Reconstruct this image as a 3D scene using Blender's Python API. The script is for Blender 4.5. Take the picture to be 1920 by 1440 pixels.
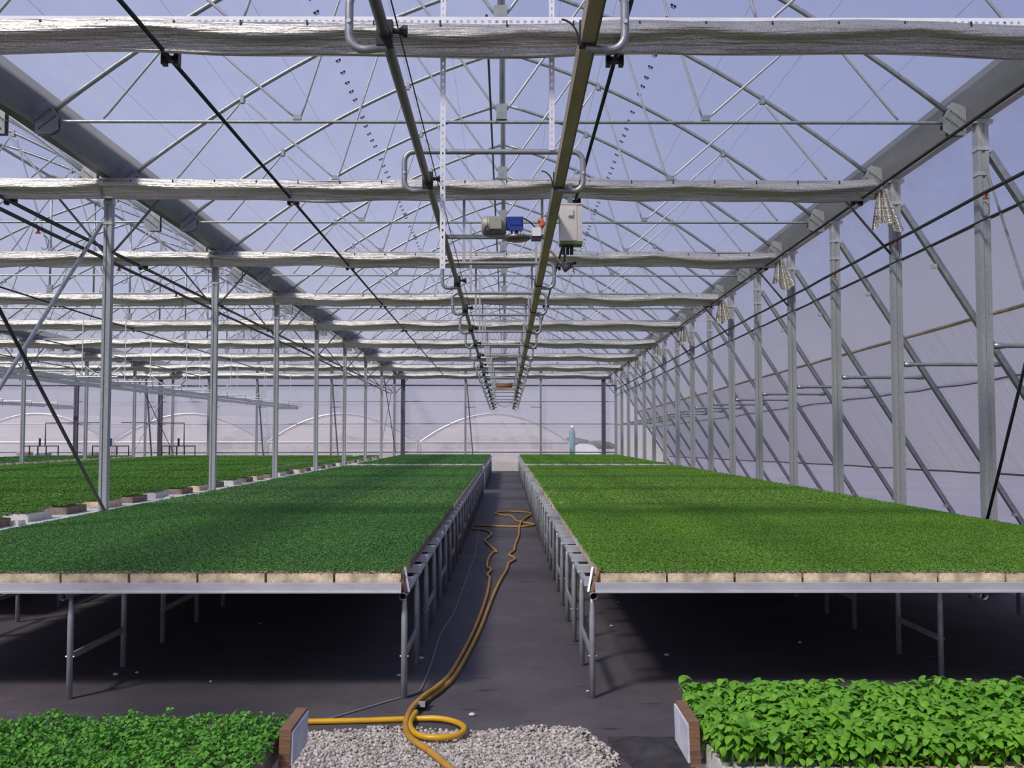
import bpy, math, random
import numpy as np
from mathutils import Vector, Matrix

random.seed(7); rng = np.random.default_rng(7)
scene = bpy.context.scene
for o in list(bpy.data.objects): bpy.data.objects.remove(o)
COL = scene.collection
PI = math.pi

# ------------------------------------------------------------------ camera
EYE = 1.70                      # camera height above the floor
FPX = 1900.0                    # focal length in pixels of the 1920 wide frame
cam_d = bpy.data.cameras.new('camera'); cam = bpy.data.objects.new('camera', cam_d); COL.objects.link(cam)
cam_d.sensor_width = 36.0; cam_d.lens = FPX / 1920 * 36.0; cam_d.clip_end = 500
PITCH = math.atan(96 / FPX); YAW = -math.atan(11 / FPX)
cam.location = (0, 0, EYE); cam.rotation_euler = (PI / 2 + PITCH, 0, YAW)
scene.camera = cam

# ------------------------------------------------------------------ sky
world = bpy.data.worlds.new('world'); scene.world = world; world.use_nodes = True
nt = world.node_tree; nt.nodes.clear()
wo = nt.nodes.new('ShaderNodeOutputWorld'); bg = nt.nodes.new('ShaderNodeBackground')
tc = nt.nodes.new('ShaderNodeTexCoord'); sp = nt.nodes.new('ShaderNodeSeparateXYZ'); rp = nt.nodes.new('ShaderNodeValToRGB')
nt.links.new(tc.outputs['Generated'], sp.inputs[0]); nt.links.new(sp.outputs['Z'], rp.inputs[0])
e = rp.color_ramp.elements
e[0].position = 0.0; e[0].color = (.50, .48, .56, 1)
e[1].position = 0.7; e[1].color = (.185, .25, .55, 1)
m = e.new(0.22); m.color = (.32, .365, .60, 1)
nt.links.new(rp.outputs[0], bg.inputs[0]); bg.inputs[1].default_value = 1.0
nt.links.new(bg.outputs[0], wo.inputs[0])

# ------------------------------------------------------------------ sun (low, behind the left shoulder)
sun_d = bpy.data.lights.new('sun', 'SUN'); sun = bpy.data.objects.new('sun', sun_d); COL.objects.link(sun)
sun_d.energy = 4.5; sun_d.angle = math.radians(9.0); sun_d.color = (1, .95, .87)
el = math.radians(45)
sdir = Vector((.60 * math.cos(el), .80 * math.cos(el), -math.sin(el)))
sun.rotation_euler = sdir.to_track_quat('-Z', 'Y').to_euler(); sun.location = (-10, -15, 20)

vs = scene.view_settings
vs.view_transform = 'Standard'; vs.look = 'None'; vs.gamma = 1.0; vs.use_curve_mapping = False
vs.exposure = 0.0

# ------------------------------------------------------------------ common measures
SL = 0.0126                     # the roof drains: it drops this much per metre away from the camera
Y0, BAY = 8.56, 2.5
def YK(k): return Y0 + BAY * k
def zr(d, y): return EYE + d - SL * y          # roof-relative height -> world z
K0, K1 = -6, 16
YA, YB = YK(K0), YK(K1)
XR, XL, X2, X3 = 5.25, -5.35, -15.95, -26.55   # gutter lines
SPANS = [((XR + XL) / 2, (XR - XL) / 2), ((XL + X2) / 2, (XL - X2) / 2), ((X2 + X3) / 2, (X2 - X3) / 2)]
def arch(x): return 6.38 - .28 * abs(x) - .052 * x * x

_r = Matrix.Rotation(YAW, 3, 'Z') @ Matrix.Rotation(PI / 2 + PITCH, 3, 'X')
def ray(px, py): return _r @ Vector(((px - 960) / FPX, -(py - 720) / FPX, -1.0))
def on_floor(px, py, z=0.0):
    d = ray(px, py); t = (z - EYE) / d.z
    return Vector((0, 0, EYE)) + d * t

# ------------------------------------------------------------------ materials
MAT = {}
def new_mat(name):
    m = bpy.data.materials.new(name); m.use_nodes = True
    nt = m.node_tree; nt.nodes.clear()
    out = nt.nodes.new('ShaderNodeOutputMaterial')
    MAT[name] = m
    return m, nt, out
def N(nt, t, **kw):
    n = nt.nodes.new(t)
    for k, v in kw.items():
        if k in n.inputs.keys(): n.inputs[k].default_value = v
        else: setattr(n, k, v)
    return n
def coord(nt, scale=(1, 1, 1), kind='Object'):
    t = nt.nodes.new('ShaderNodeTexCoord'); mp = nt.nodes.new('ShaderNodeMapping')
    mp.inputs['Scale'].default_value = scale
    nt.links.new(t.outputs[kind], mp.inputs[0]); return mp.outputs[0]
def ramp(nt, fac, stops):
    r = nt.nodes.new('ShaderNodeValToRGB'); el = r.color_ramp.elements
    el[0].position, el[0].color = stops[0][0], (*stops[0][1], 1)
    el[1].position, el[1].color = stops[-1][0], (*stops[-1][1], 1)
    for p, c in stops[1:-1]:
        x = el.new(p); x.color = (*c, 1)
    nt.links.new(fac, r.inputs[0]); return r.outputs[0]
def simple(name, col, rough=.6, metal=0.0, var=.25, scale=8.0, bump=0.0, bscale=None, spec=.5, stretch=(1, 1, 1)):
    m, nt, out = new_mat(name)
    b = N(nt, 'ShaderNodeBsdfPrincipled', Roughness=rough, Metallic=metal)
    b.inputs['Specular IOR Level'].default_value = spec
    c = coord(nt, stretch)
    n = N(nt, 'ShaderNodeTexNoise', Scale=scale, Detail=4.0, Roughness=.6); nt.links.new(c, n.inputs['Vector'])
    lo = tuple(x * (1 - var) for x in col); hi = tuple(min(1, x * (1 + var)) for x in col)
    nt.links.new(ramp(nt, n.outputs[0], [(.3, lo), (.7, hi)]), b.inputs['Base Color'])
    if bump:
        n2 = N(nt, 'ShaderNodeTexNoise', Scale=bscale or scale * 4, Detail=3.0); nt.links.new(c, n2.inputs['Vector'])
        bp = N(nt, 'ShaderNodeBump', Strength=bump, Distance=.01); nt.links.new(n2.outputs[0], bp.inputs['Height'])
        nt.links.new(bp.outputs[0], b.inputs['Normal'])
    nt.links.new(b.outputs[0], out.inputs[0])
    return m
simple('galv', (.34, .36, .36), .42, .55, .18, 14)
simple('galv_dark', (.20, .21, .22), .45, .6, .2, 10)
simple('post', (.36, .38, .38), .5, .35, .14, 30)
simple('end_post', (.10, .10, .13), .6, .2, .2, 6)
simple('alu', (.62, .62, .65), .38, .45, .12, 5, stretch=(1, 1, 4))
simple('leg', (.44, .46, .48), .45, .5, .15, 12)
simple('rail', (.17, .16, .155), .38, .55, .25, 6, stretch=(1, .1, 1))
simple('rail_box', (.38, .30, .20), .5, .35, .25, 6, stretch=(1, .15, 1))
simple('strap', (.46, .47, .48), .4, .3, .1, 9)
simple('white_strip', (.80, .80, .84), .4, .0, .05, 9)
simple('black_pipe', (.018, .018, .022), .45, 0, .3, 5)
simple('black', (.012, .012, .014), .5, 0, .3, 5)
simple('dark_rod', (.03, .034, .038), .45, .3, .3, 5)
simple('red', (.34, .05, .035), .5, 0, .2, 9)
simple('wire', (.35, .36, .40), .5, .2, .1, 4)
simple('box_cream', (.78, .73, .66), .5, 0, .05, 3)
simple('box_green', (.16, .20, .07), .6, 0, .15, 6)
simple('motor_grey', (.33, .32, .27), .5, .1, .12, 9)
simple('motor_blue', (.015, .045, .26), .4, .1, .2, 9)
simple('orange', (.65, .16, .06), .5, 0, .15, 9)
simple('white_plastic', (.75, .75, .73), .5, 0, .08, 6)
simple('bolt', (.75, .74, .72), .3, .6, .05, 6)
simple('foam', (.56, .45, .31), .85, 0, .55, 9, bump=.4, bscale=90)
simple('foam_dark', (.21, .16, .13), .9, 0, .45, 9, bump=.4, bscale=80)
simple('foam_white', (.60, .57, .53), .85, 0, .15, 9, bump=.4, bscale=80)
simple('soil', (.045, .03, .02), .95, 0, .5, 60, bump=.6)
simple('wood', (.20, .105, .055), .75, 0, .4, 6, bump=.3, stretch=(1, 1, 6))
simple('label_white', (.58, .60, .66), .55, 0, .2, 14)
simple('bench_sheet', (.60, .59, .60), .7, 0, .18, 2.5)
simple('gutter_m', (.10, .105, .10), .55, .2, .28, 2.2, stretch=(1, .25, 1))
simple('hose', (.46, .235, .03), .45, 0, .25, 5)
simple('hose_bright', (.62, .34, .01), .4, 0, .12, 5)
simple('cable_grey', (.22, .22, .24), .5, 0, .1, 5)
simple('outdoor', (.44, .39, .32), .95, 0, .3, .35)
simple('hedge_m', (.10, .12, .07), .95, 0, .5, 1.2, bump=.5)
simple('tank_pink', (.42, .33, .34), .7, 0, .1, 4)
simple('tank_white', (.66, .66, .70), .6, 0, .08, 4)
simple('teal', (.10, .24, .24), .6, 0, .2, 4)
simple('print', (.06, .065, .10), .7, 0, .2, 40)
simple('yellow_strip', (.46, .38, .22), .7, 0, .2, 6)
simple('pebble', (.5, .46, .43), .8, 0, .2, 20)
simple('fold_m', (.035, .03, .032), .85, 0, .5, 9, bump=.5)

def film(name, clear, col, rough_fac=0.0, streak=(1, 1, 1), sscale=3.0, svar=.12, tint=(.97, .97, 1.0)):
    m, nt, out = new_mat(name)
    tr = N(nt, 'ShaderNodeBsdfTransparent'); tr.inputs[0].default_value = (*tint, 1)
    di = N(nt, 'ShaderNodeBsdfDiffuse'); di.inputs[0].default_value = (*col, 1)
    tl = N(nt, 'ShaderNodeBsdfTranslucent'); tl.inputs[0].default_value = (*col, 1)
    a = N(nt, 'ShaderNodeMixShader'); a.inputs[0].default_value = .55 + rough_fac
    nt.links.new(di.outputs[0], a.inputs[1]); nt.links.new(tl.outputs[0], a.inputs[2])
    c = coord(nt, streak)
    n = N(nt, 'ShaderNodeTexNoise', Scale=sscale, Detail=5.0, Roughness=.62); nt.links.new(c, n.inputs['Vector'])
    mr = N(nt, 'ShaderNodeMapRange'); nt.links.new(n.outputs[0], mr.inputs[0])
    mr.inputs[1].default_value = .25; mr.inputs[2].default_value = .75
    mr.inputs[3].default_value = max(0, 1 - clear - svar); mr.inputs[4].default_value = min(1, 1 - clear + svar)
    mx = N(nt, 'ShaderNodeMixShader')
    nt.links.new(mr.outputs[0], mx.inputs[0]); nt.links.new(tr.outputs[0], mx.inputs[1]); nt.links.new(a.outputs[0], mx.inputs[2])
    gl = N(nt, 'ShaderNodeBsdfGlossy', Roughness=.25); gl.inputs[0].default_value = (1, 1, 1, 1)
    mg = N(nt, 'ShaderNodeMixShader'); mg.inputs[0].default_value = .03
    nt.links.new(mx.outputs[0], mg.inputs[1]); nt.links.new(gl.outputs[0], mg.inputs[2])
    nt.links.new(mg.outputs[0], out.inputs[0])
film('film_roof', .70, (.78, .78, .84), streak=(2.5, .5, 2.5), sscale=1.2, svar=.07)
film('film_wall', .66, (.74, .70, .76), streak=(.5, 1.0, 2.2), sscale=1.5, svar=.12)
film('film_tunnel', .25, (.80, .76, .75), streak=(2, .4, 1), sscale=1.0, svar=.2)
film('film_band', .22, (.97, .88, .78), .2, streak=(1, .5, 1), sscale=1.0, svar=.1)
film('polycarb', .15, (.98, .88, .78), .2, streak=(.2, 14, .2), sscale=2.0, svar=.22)  # streaks put the light and shade of the corrugations into the sheet
film('film_skirt', .15, (.97, .86, .84), .2, streak=(1, .4, 1), sscale=1.5, svar=.08)

def screen_cloth():
    m, nt, out = new_mat('cloth')
    b = N(nt, 'ShaderNodeBsdfPrincipled', Roughness=.36, Metallic=.7)
    c = coord(nt, (1, 1, 1))
    w = N(nt, 'ShaderNodeTexNoise', Scale=160.0, Detail=1.0); nt.links.new(c, w.inputs['Vector'])
    nt.links.new(ramp(nt, w.outputs[0], [(.35, (.34, .32, .28)), (.65, (.74, .71, .66))]), b.inputs['Base Color'])
    c2 = coord(nt, (.8, 14, 14))
    n2 = N(nt, 'ShaderNodeTexNoise', Scale=3.0, Detail=4.0); nt.links.new(c2, n2.inputs['Vector'])
    bp = N(nt, 'ShaderNodeBump', Strength=.8, Distance=.03); nt.links.new(n2.outputs[0], bp.inputs['Height'])
    nt.links.new(bp.outputs[0], b.inputs['Normal'])
    nt.links.new(b.outputs[0], out.inputs[0])
screen_cloth()

def leaf_mat(name, lo, mid, hi, scale=.9, trans=.3):
    m, nt, out = new_mat(name)
    at = N(nt, 'ShaderNodeAttribute'); at.attribute_name = 'tone'
    c = coord(nt, (1, 1, 1), 'Object')
    g = nt.nodes.new('ShaderNodeNewGeometry')
    n = N(nt, 'ShaderNodeTexNoise', Scale=scale, Detail=4.0, Roughness=.65); nt.links.new(g.outputs['Position'], n.inputs['Vector'])
    ad = N(nt, 'ShaderNodeMath', operation='MULTIPLY_ADD'); nt.links.new(n.outputs[0], ad.inputs[0]); ad.inputs[1].default_value = 1.1
    nt.links.new(at.outputs['Fac'], ad.inputs[2])
    hf = N(nt, 'ShaderNodeMath', operation='MULTIPLY'); nt.links.new(ad.outputs[0], hf.inputs[0]); hf.inputs[1].default_value = .5
    colr = ramp(nt, hf.outputs[0], [(.2, lo), (.52, mid), (.85, hi)])
    b = N(nt, 'ShaderNodeBsdfPrincipled', Roughness=.48); b.inputs['Specular IOR Level'].default_value = .35
    tl = N(nt, 'ShaderNodeBsdfTranslucent')
    nt.links.new(colr, b.inputs['Base Color']); nt.links.new(colr, tl.inputs[0])
    mx = N(nt, 'ShaderNodeMixShader'); mx.inputs[0].default_value = trans
    nt.links.new(b.outputs[0], mx.inputs[1]); nt.links.new(tl.outputs[0], mx.inputs[2]); nt.links.new(mx.outputs[0], out.inputs[0])
leaf_mat('leaf_dark', (.058, .165, .040), (.080, .225, .050), (.115, .30, .055))
leaf_mat('leaf_light', (.11, .25, .026), (.145, .32, .034), (.19, .40, .04))
leaf_mat('leaf_mid', (.075, .20, .026), (.105, .27, .034), (.155, .35, .04))
leaf_mat('leaf_basil', (.09, .25, .018), (.15, .38, .028), (.24, .52, .04), 3.0)
leaf_mat('leaf_curly', (.075, .23, .03), (.115, .34, .04), (.18, .46, .05), 2.0)

def floor_mat():
    m, nt, out = new_mat('ground_cover')
    b = N(nt, 'ShaderNodeBsdfPrincipled', Roughness=.72); b.inputs['Specular IOR Level'].default_value = .4
    c = coord(nt)
    n = N(nt, 'ShaderNodeTexNoise', Scale=1.3, Detail=8.0, Roughness=.65); nt.links.new(c, n.inputs['Vector'])
    base = ramp(nt, n.outputs[0], [(.3, (.064, .056, .063)), (.55, (.090, .078, .086)), (.75, (.12, .10, .10))])
    c2 = coord(nt, (1.2, 5, 1)); n2 = N(nt, 'ShaderNodeTexNoise', Scale=2.2, Detail=3.0); nt.links.new(c2, n2.inputs['Vector'])
    st = ramp(nt, n2.outputs[0], [(.66, (1, 1, 1)), (.74, (.35, .33, .33))])
    mu = N(nt, 'ShaderNodeMix', data_type='RGBA', blend_type='MULTIPLY'); mu.inputs[0].default_value = 1
    nt.links.new(base, mu.inputs[6]); nt.links.new(st, mu.inputs[7])
    nt.links.new(mu.outputs[2], b.inputs['Base Color'])
    n3 = N(nt, 'ShaderNodeTexNoise', Scale=9.0, Detail=5.0); nt.links.new(c, n3.inputs['Vector'])
    bp = N(nt, 'ShaderNodeBump', Strength=.35, Distance=.02); nt.links.new(n3.outputs[0], bp.inputs['Height'])
    nt.links.new(bp.outputs[0], b.inputs['Normal']); nt.links.new(b.outputs[0], out.inputs[0])
floor_mat()
def gravel_mat():
    m, nt, out = new_mat('gravel')
    b = N(nt, 'ShaderNodeBsdfPrincipled', Roughness=.85)
    at = N(nt, 'ShaderNodeAttribute'); at.attribute_name = 'tone'
    nt.links.new(ramp(nt, at.outputs['Fac'], [(0, (.24, .205, .18)), (.5, (.43, .385, .345)), (1, (.62, .57, .515))]), b.inputs['Base Color'])
    nt.links.new(b.outputs[0], out.inputs[0])
gravel_mat()

# ------------------------------------------------------------------ mesh helpers
class MB:
    def __init__(s): s.v = []; s.f = []; s.mi = []
    def add(s, vs, fs, mi=0):
        o = len(s.v); s.v += [tuple(p) for p in vs]
        for f in fs: s.f.append(tuple(i + o for i in f)); s.mi.append(mi)
        return s
    def box(s, x0, x1, y0, y1, z0, z1, mi=0):
        return s.add([(x0, y0, z0), (x1, y0, z0), (x1, y1, z0), (x0, y1, z0), (x0, y0, z1), (x1, y0, z1), (x1, y1, z1), (x0, y1, z1)],
                     [(0, 3, 2, 1), (4, 5, 6, 7), (0, 1, 5, 4), (1, 2, 6, 5), (2, 3, 7, 6), (3, 0, 4, 7)], mi)
    def beam(s, a, b, w, h, up=(0, 0, 1), mi=0):
        a = Vector(a); b = Vector(b); d = (b - a).normalized(); u = Vector(up)
        x = d.cross(u)
        if x.length < 1e-4: x = d.cross(Vector((0, 1, 0)))
        x.normalize(); z = x.cross(d)
        vs = []
        for p in (a, b):
            for sx, sz in ((-1, -1), (1, -1), (1, 1), (-1, 1)): vs.append(p + x * (sx * w / 2) + z * (sz * h / 2))
        return s.add(vs, [(3, 2, 1, 0), (4, 5, 6, 7), (0, 1, 5, 4), (1, 2, 6, 5), (2, 3, 7, 6), (3, 0, 4, 7)], mi)
    def tube(s, pts, r, n=8, cap=True, mi=0, close=False):
        pts = [Vector(p) for p in pts]; m = len(pts); o = len(s.v)
        rs = r if isinstance(r, (list, tuple)) else [r] * m
        ref = None
        for i, p in enumerate(pts):
            if close: d = pts[(i + 1) % m] - pts[i - 1]
            else: d = pts[min(i + 1, m - 1)] - pts[max(i - 1, 0)]
            d.normalize()
            if ref is None:
                ref = Vector((0, 0, 1)) if abs(d.z) < .9 else Vector((1, 0, 0))
            x = d.cross(ref); x.normalize(); y = x.cross(d); ref = y
            for j in range(n):
                t = 2 * PI * j / n
                s.v.append(tuple(p + x * (rs[i] * math.cos(t)) + y * (rs[i] * math.sin(t))))
        for i in range(m if close else m - 1):
            a = o + i * n; b = o + ((i + 1) % m) * n
            for j in range(n):
                k = (j + 1) % n
                s.f.append((a + j, a + k, b + k, b + j)); s.mi.append(mi)
        if cap and not close:
            s.f.append(tuple(o + j for j in reversed(range(n)))); s.mi.append(mi)
            s.f.append(tuple(o + (m - 1) * n + j for j in range(n))); s.mi.append(mi)
        return s
    def cyl(s, a, b, r, n=16, mi=0): return s.tube([a, b], r, n, mi=mi)
    def prism(s, poly, y0, y1, mi=0):            # polygon in x,z extruded along y
        n = len(poly)
        vs = [(x, y0, z) for x, z in poly] + [(x, y1, z) for x, z in poly]
        fs = [tuple(range(n)), tuple(reversed(range(n, 2 * n)))] + [(j, j + n, (j + 1) % n + n, (j + 1) % n) for j in range(n)]
        return s.add(vs, fs, mi)
    def mesh(s, name, mat, smooth=False, off=(0, 0, 0)):
        me = bpy.data.meshes.new(name)
        v = [(x - off[0], y - off[1], z - off[2]) for x, y, z in s.v]
        me.from_pydata(v, [], s.f)
        for mm in (mat if isinstance(mat, (list, tuple)) else [mat]): me.materials.append(MAT[mm])
        if any(s.mi): me.polygons.foreach_set('material_index', s.mi)
        if smooth: me.polygons.foreach_set('use_smooth', [True] * len(me.polygons))
        me.update(); return me
    def build(s, name, mat, parent=None, smooth=False, off=(0, 0, 0), loc=(0, 0, 0)):
        return obj(name, s.mesh(name, mat, smooth, off), parent, loc)
def obj(name, me, parent=None, loc=(0, 0, 0), rot=None):
    o = bpy.data.objects.new(name, me); COL.objects.link(o); o.location = loc
    if rot is not None: o.rotation_euler = rot
    if parent is not None: o.parent = parent
    return o
def tag(o, label=None, cat=None, group=None, kind=None):
    if label: o['label'] = label
    if cat: o['category'] = cat
    if group: o['group'] = group
    if kind: o['kind'] = kind
    return o
def thing(name, label, cat, loc=(0, 0, 0), group=None, rz=0):
    o = bpy.data.objects.new(name, None); COL.objects.link(o); o.location = loc; o.rotation_euler = (0, 0, rz)
    o.empty_display_size = .1
    return tag(o, label, cat, group)
ORD = ['zeroth', 'first', 'second', 'third', 'fourth', 'fifth', 'sixth', 'seventh', 'eighth', 'ninth', 'tenth', 'eleventh', 'twelfth', 'thirteenth', 'fourteenth', 'fifteenth', 'sixteenth', 'seventeenth', 'eighteenth', 'nineteenth', 'twentieth']
def nth(i): return ORD[i] if i < len(ORD) else '%dth' % i if i % 10 not in (1, 2, 3) else '%d%s' % (i, {1: 'st', 2: 'nd', 3: 'rd'}[i % 10])
def struct(name, mb, mat, label=None, smooth=False, loc=(0, 0, 0)):
    return tag(mb.build(name, mat, None, smooth, loc=loc), label, None, None, 'structure')
def arrays(name, V, F, mat, tone=None, parent=None, loc=(0, 0, 0)):
    """fast mesh from numpy quads"""
    me = bpy.data.meshes.new(name)
    nv, nf, k = len(V), len(F), F.shape[1]
    me.vertices.add(nv); me.vertices.foreach_set('co', np.ascontiguousarray(V, dtype=np.float32).ravel())
    me.loops.add(nf * k); me.loops.foreach_set('vertex_index', np.ascontiguousarray(F, dtype=np.int32).ravel())
    me.polygons.add(nf); me.polygons.foreach_set('loop_start', np.arange(0, nf * k, k, dtype=np.int32))
    for mm in (mat if isinstance(mat, (list, tuple)) else [mat]): me.materials.append(MAT[mm])
    if tone is not None:
        a = me.attributes.new('tone', 'FLOAT', 'POINT'); a.data.foreach_set('value', np.ascontiguousarray(tone, dtype=np.float32))
    me.update(calc_edges=True); me.validate()
    return me

# ================================================================== SETTING
# floor -------------------------------------------------------------
fl = MB(); nx, ny = 40, 60
fx = np.linspace(X3, 8.7, nx); fy = np.linspace(YA, YB, ny)
fl.add([(x, y, 0) for y in fy for x in fx], [(j * nx + i, j * nx + i + 1, (j + 1) * nx + i + 1, (j + 1) * nx + i) for j in range(ny - 1) for i in range(nx - 1)])
struct('floor', fl, 'ground_cover', 'dark woven ground cover laid over the whole greenhouse floor')
g = MB(); g.add([(-120, YB, -.03), (120, YB, -.03), (120, 260, -.03), (-120, 260, -.03)], [(0, 1, 2, 3)])
g.add([(8.7, -40, -.03), (120, -40, -.03), (120, YB, -.03), (8.7, YB, -.03)], [(0, 1, 2, 3)])
g.add([(-120, -40, -.03), (X3, -40, -.03), (X3, YB, -.03), (-120, YB, -.03)], [(0, 1, 2, 3)])
struct('ground_outside', g, 'outdoor', 'bare pale ground outside the greenhouse')

# roof film over each span ------------------------------------------
def roof_film(C, w, ka=K0):
    b = MB(); xs = np.linspace(-w + .12, w - .12, 41); ys = np.linspace(YK(ka), YB, (K1 - ka) * 4 + 1)
    n = len(xs)
    for y in ys:
        ph = ((y - Y0) / BAY) % 1.0
        for x in xs:
            sag = .035 * math.sin(PI * ph) ** 2
            b.v.append((C + x, y, zr(arch(x) + .045 - sag, y)))
    for j in range(len(ys) - 1):
        for i in range(n - 1): b.f.append((j * n + i, j * n + i + 1, (j + 1) * n + i + 1, (j + 1) * n + i)); b.mi.append(0)
    return b
ceilings = []
for i, (C, w) in enumerate(SPANS):
    o = struct('ceiling', roof_film(C, w), 'film_roof', ['clear arched plastic film roof over the span with the two long seedling benches',
        'clear arched plastic film roof over the span behind the left row of columns',
        'clear arched plastic film roof over the farthest side span'][i], True)
    ceilings.append(o)
# printed marks that run along the film in two lines
pm = MB(); pm.box(-.038, -.004, -.055, .012, -.001, .001); pm.box(.004, .038, -.055, .012, -.001, .001); pm.box(-.03, .03, .034, .052, -.001, .001)
pmm = pm.mesh('print_mark', 'print')
for sx, xx in ((-1, -2.33), (1, 2.15)):
    y = 9.2
    while y < 47:
        x = xx + .004 * math.sin(y)
        ph = ((y - Y0) / BAY) % 1.0
        s = math.atan(-(.28 + .104 * abs(x)) * sx)
        o = obj('print_mark', pmm, ceilings[0], (SPANS[0][0] + x, y, zr(arch(x) + .040 - .035 * math.sin(PI * ph) ** 2, y)), (-SL, -s, 0))
        y += .41
# film support wires
for C, w in SPANS[:1]:
    for x in (-4.4, -3.6, -2.9, -1.5, -.8, .8, 1.5, 2.9, 3.6, 4.4):
        MB().tube([(C + x, YK(-2), zr(arch(x) + .02, YK(-2))), (C + x, YB, zr(arch(x) + .02, YB))], .0022, 4).build('support_wire', 'wire', ceilings[0])

# far end wall (film) with gables -----------------------------------
def gable(y, y_out=0):
    b = MB()
    for C, w in SPANS:
        xs = np.linspace(-w, w, 33); n = len(xs); zs = [0, .45, .9]
        top = [zr(arch(min(w - .12, abs(x)) * (1 if x > 0 else -1)) + .03, y) for x in xs]
        rows = 7; o = len(b.v)
        for r in range(rows):
            for x, t in zip(xs, top): b.v.append((C + x, y + .02 * math.sin(9 * x + r), t * r / (rows - 1)))
        for r in range(rows - 1):
            for i in range(n - 1): b.f.append((o + r * n + i, o + r * n + i + 1, o + (r + 1) * n + i + 1, o + (r + 1) * n + i)); b.mi.append(0)
    # the triangle beside the raking side wall
    zt = zr(3.4, y); b.add([(XR, y, 0), (8.45, y, 0), (XR + .1, y, zt), (XR, y, zt)], [(0, 1, 2, 3)])
    return b
WALL_FAR = struct('wall_far', gable(YB + .12), 'film_wall', 'far end wall of clear plastic film with tunnels showing through', True)
struct('wall_near', gable(YA), 'film_wall', 'near end wall of clear plastic film behind the viewer', True)
b = MB(); b.add([(X3, YA, 0), (X3, YB, 0), (X3, YB, zr(3.7, YB)), (X3, YA, zr(3.7, YA))], [(0, 1, 2, 3)])
struct('wall_left', b, 'film_wall', 'outer side wall of clear plastic film of the farthest span')
def zfar(py): return EYE + (816 - py) * YB / FPX
for py, r, m in ((723, .035, 'end_post'), (753, .02, 'galv_dark'), (795, .02, 'galv_dark'), (848, .03, 'end_post')):
    z = zfar(py)
    MB().tube([(X3, YB, z), (-15, YB, z - .02), (-5, YB, z + .01), (XR, YB, z)], r, 6).build('girt', m, WALL_FAR)
wb = MB().box(X3, 8.4, YB - .02, YB + .04, 0, .42); wb.build('skirting_board', 'foam_white', WALL_FAR)

# raking right wall --------------------------------------------------
RK = 1.55
def rx(d): return 5.28 + (3.3 - d) / RK          # inner raker axis X for roof-relative height d
def wx(d): return rx(d) + .10                    # skin outside the rakers
WALL_RIGHT = thing('wall_right', None, None, (0, 0, 0)); WALL_RIGHT['kind'] = 'structure'
WALL_RIGHT['label'] = 'raking side wall of film and corrugated sheets on slanted rafters'
BA, BB, BC, BD = 2.72, 1.75, .96, -.40
def strip(k, d0, d1, name, mat, wave=0.0, pitch=.10, off=0.0):
    """one bay of a band between two heights; d is roof-relative"""
    y0, y1 = YK(k), YK(k + 1); b = MB()
    n = int(BAY / pitch) * 4 if wave else 8
    m = 3
    nrm = Vector((RK, 0, 1)).normalized()
    for j in range(m):
        for i in range(n + 1):
            y = y0 + (y1 - y0) * i / n
            a = d0 + (d1 - d0) * j / (m - 1)
            if d1 < -1.0 and j == m - 1: a = -(EYE - SL * y)
            w = wave * math.sin(2 * PI * (y - y0) / pitch) + off
            b.v.append((wx(a) + nrm.x * w, y, zr(a, y) + nrm.z * w))
    for j in range(m - 1):
        for i in range(n):
            p = j * (n + 1) + i; b.f.append((p, p + 1, p + n + 2, p + n + 1)); b.mi.append(0)
    return b.build(name, mat, WALL_RIGHT, True, off=(0, 0, 0))
for k in range(K0, K1):
    strip(k, 3.62, BA, 'film_panel', 'film_wall')
    strip(k, BA, BB, 'film_panel', 'film_band')
    strip(k, BB + .03, BC - .02, 'corrugated_sheet', 'polycarb', .014)
    strip(k, BC + .02, BD - .02, 'corrugated_sheet', 'polycarb', .014, off=.022)
    strip(k, BD, -1.6, 'film_skirt', 'film_skirt')
def wall_line(d, r, mat, name, wob=0.0, inset=.03):
    pts = []
    for k in range(K0, K1):
        for t in (0, .33, .67):
            y = YK(k) + t * BAY; dd = d + wob * math.sin(PI * t * 1.5 + k)
            pts.append((wx(dd) - inset, y, zr(dd, y)))
    pts.append((wx(d) - inset, YB, zr(d, YB)))
    MB().tube(pts, r, 6).build(name, mat, WALL_RIGHT, True)
wall_line(BA, .018, 'end_post', 'girt', 0, .02)
wall_line(BB, .024, 'yellow_strip', 'trim_strip', .004)
wall_line(BC, .011, 'rail', 'tie_rope', .02)
wall_line(BD, .017, 'rail', 'girt', .01)

# ================================================================== FRAME
# gutters -----------------------------------------------------------
def gutter(X, label):
    b = MB()
    prof = [(-.25, 3.97), (-.235, 3.97), (-.235, 3.91), (-.19, 3.89), (-.07, 3.655), (.07, 3.655), (.19, 3.89), (.235, 3.91), (.235, 3.97), (.25, 3.97),
            (.25, 3.895), (.205, 3.87), (.085, 3.63), (-.085, 3.63), (-.205, 3.87), (-.25, 3.895)]
    n = len(prof); ys = [YA + (YB - YA) * i / 20 for i in range(21)]
    for y in ys:
        for x, d in prof: b.v.append((X + x, y, zr(d, y)))
    for i in range(20):
        for j in range(n):
            k = (j + 1) % n; b.f.append((i * n + j, i * n + k, (i + 1) * n + k, (i + 1) * n + j)); b.mi.append(0)
    b.f.append(tuple(range(n))); b.mi.append(0); b.f.append(tuple(20 * n + j for j in reversed(range(n)))); b.mi.append(0)
    return tag(b.build('gutter', 'gutter_m', off=(X, 0, 0), loc=(X, 0, 0)), label, 'gutter')
gutter(XR, 'long galvanised gutter along the top of the raking corrugated wall')
gutter(XL, 'long galvanised gutter above the left row of columns')
gutter(X2, 'long galvanised gutter between the two side spans beyond the left columns')

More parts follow.
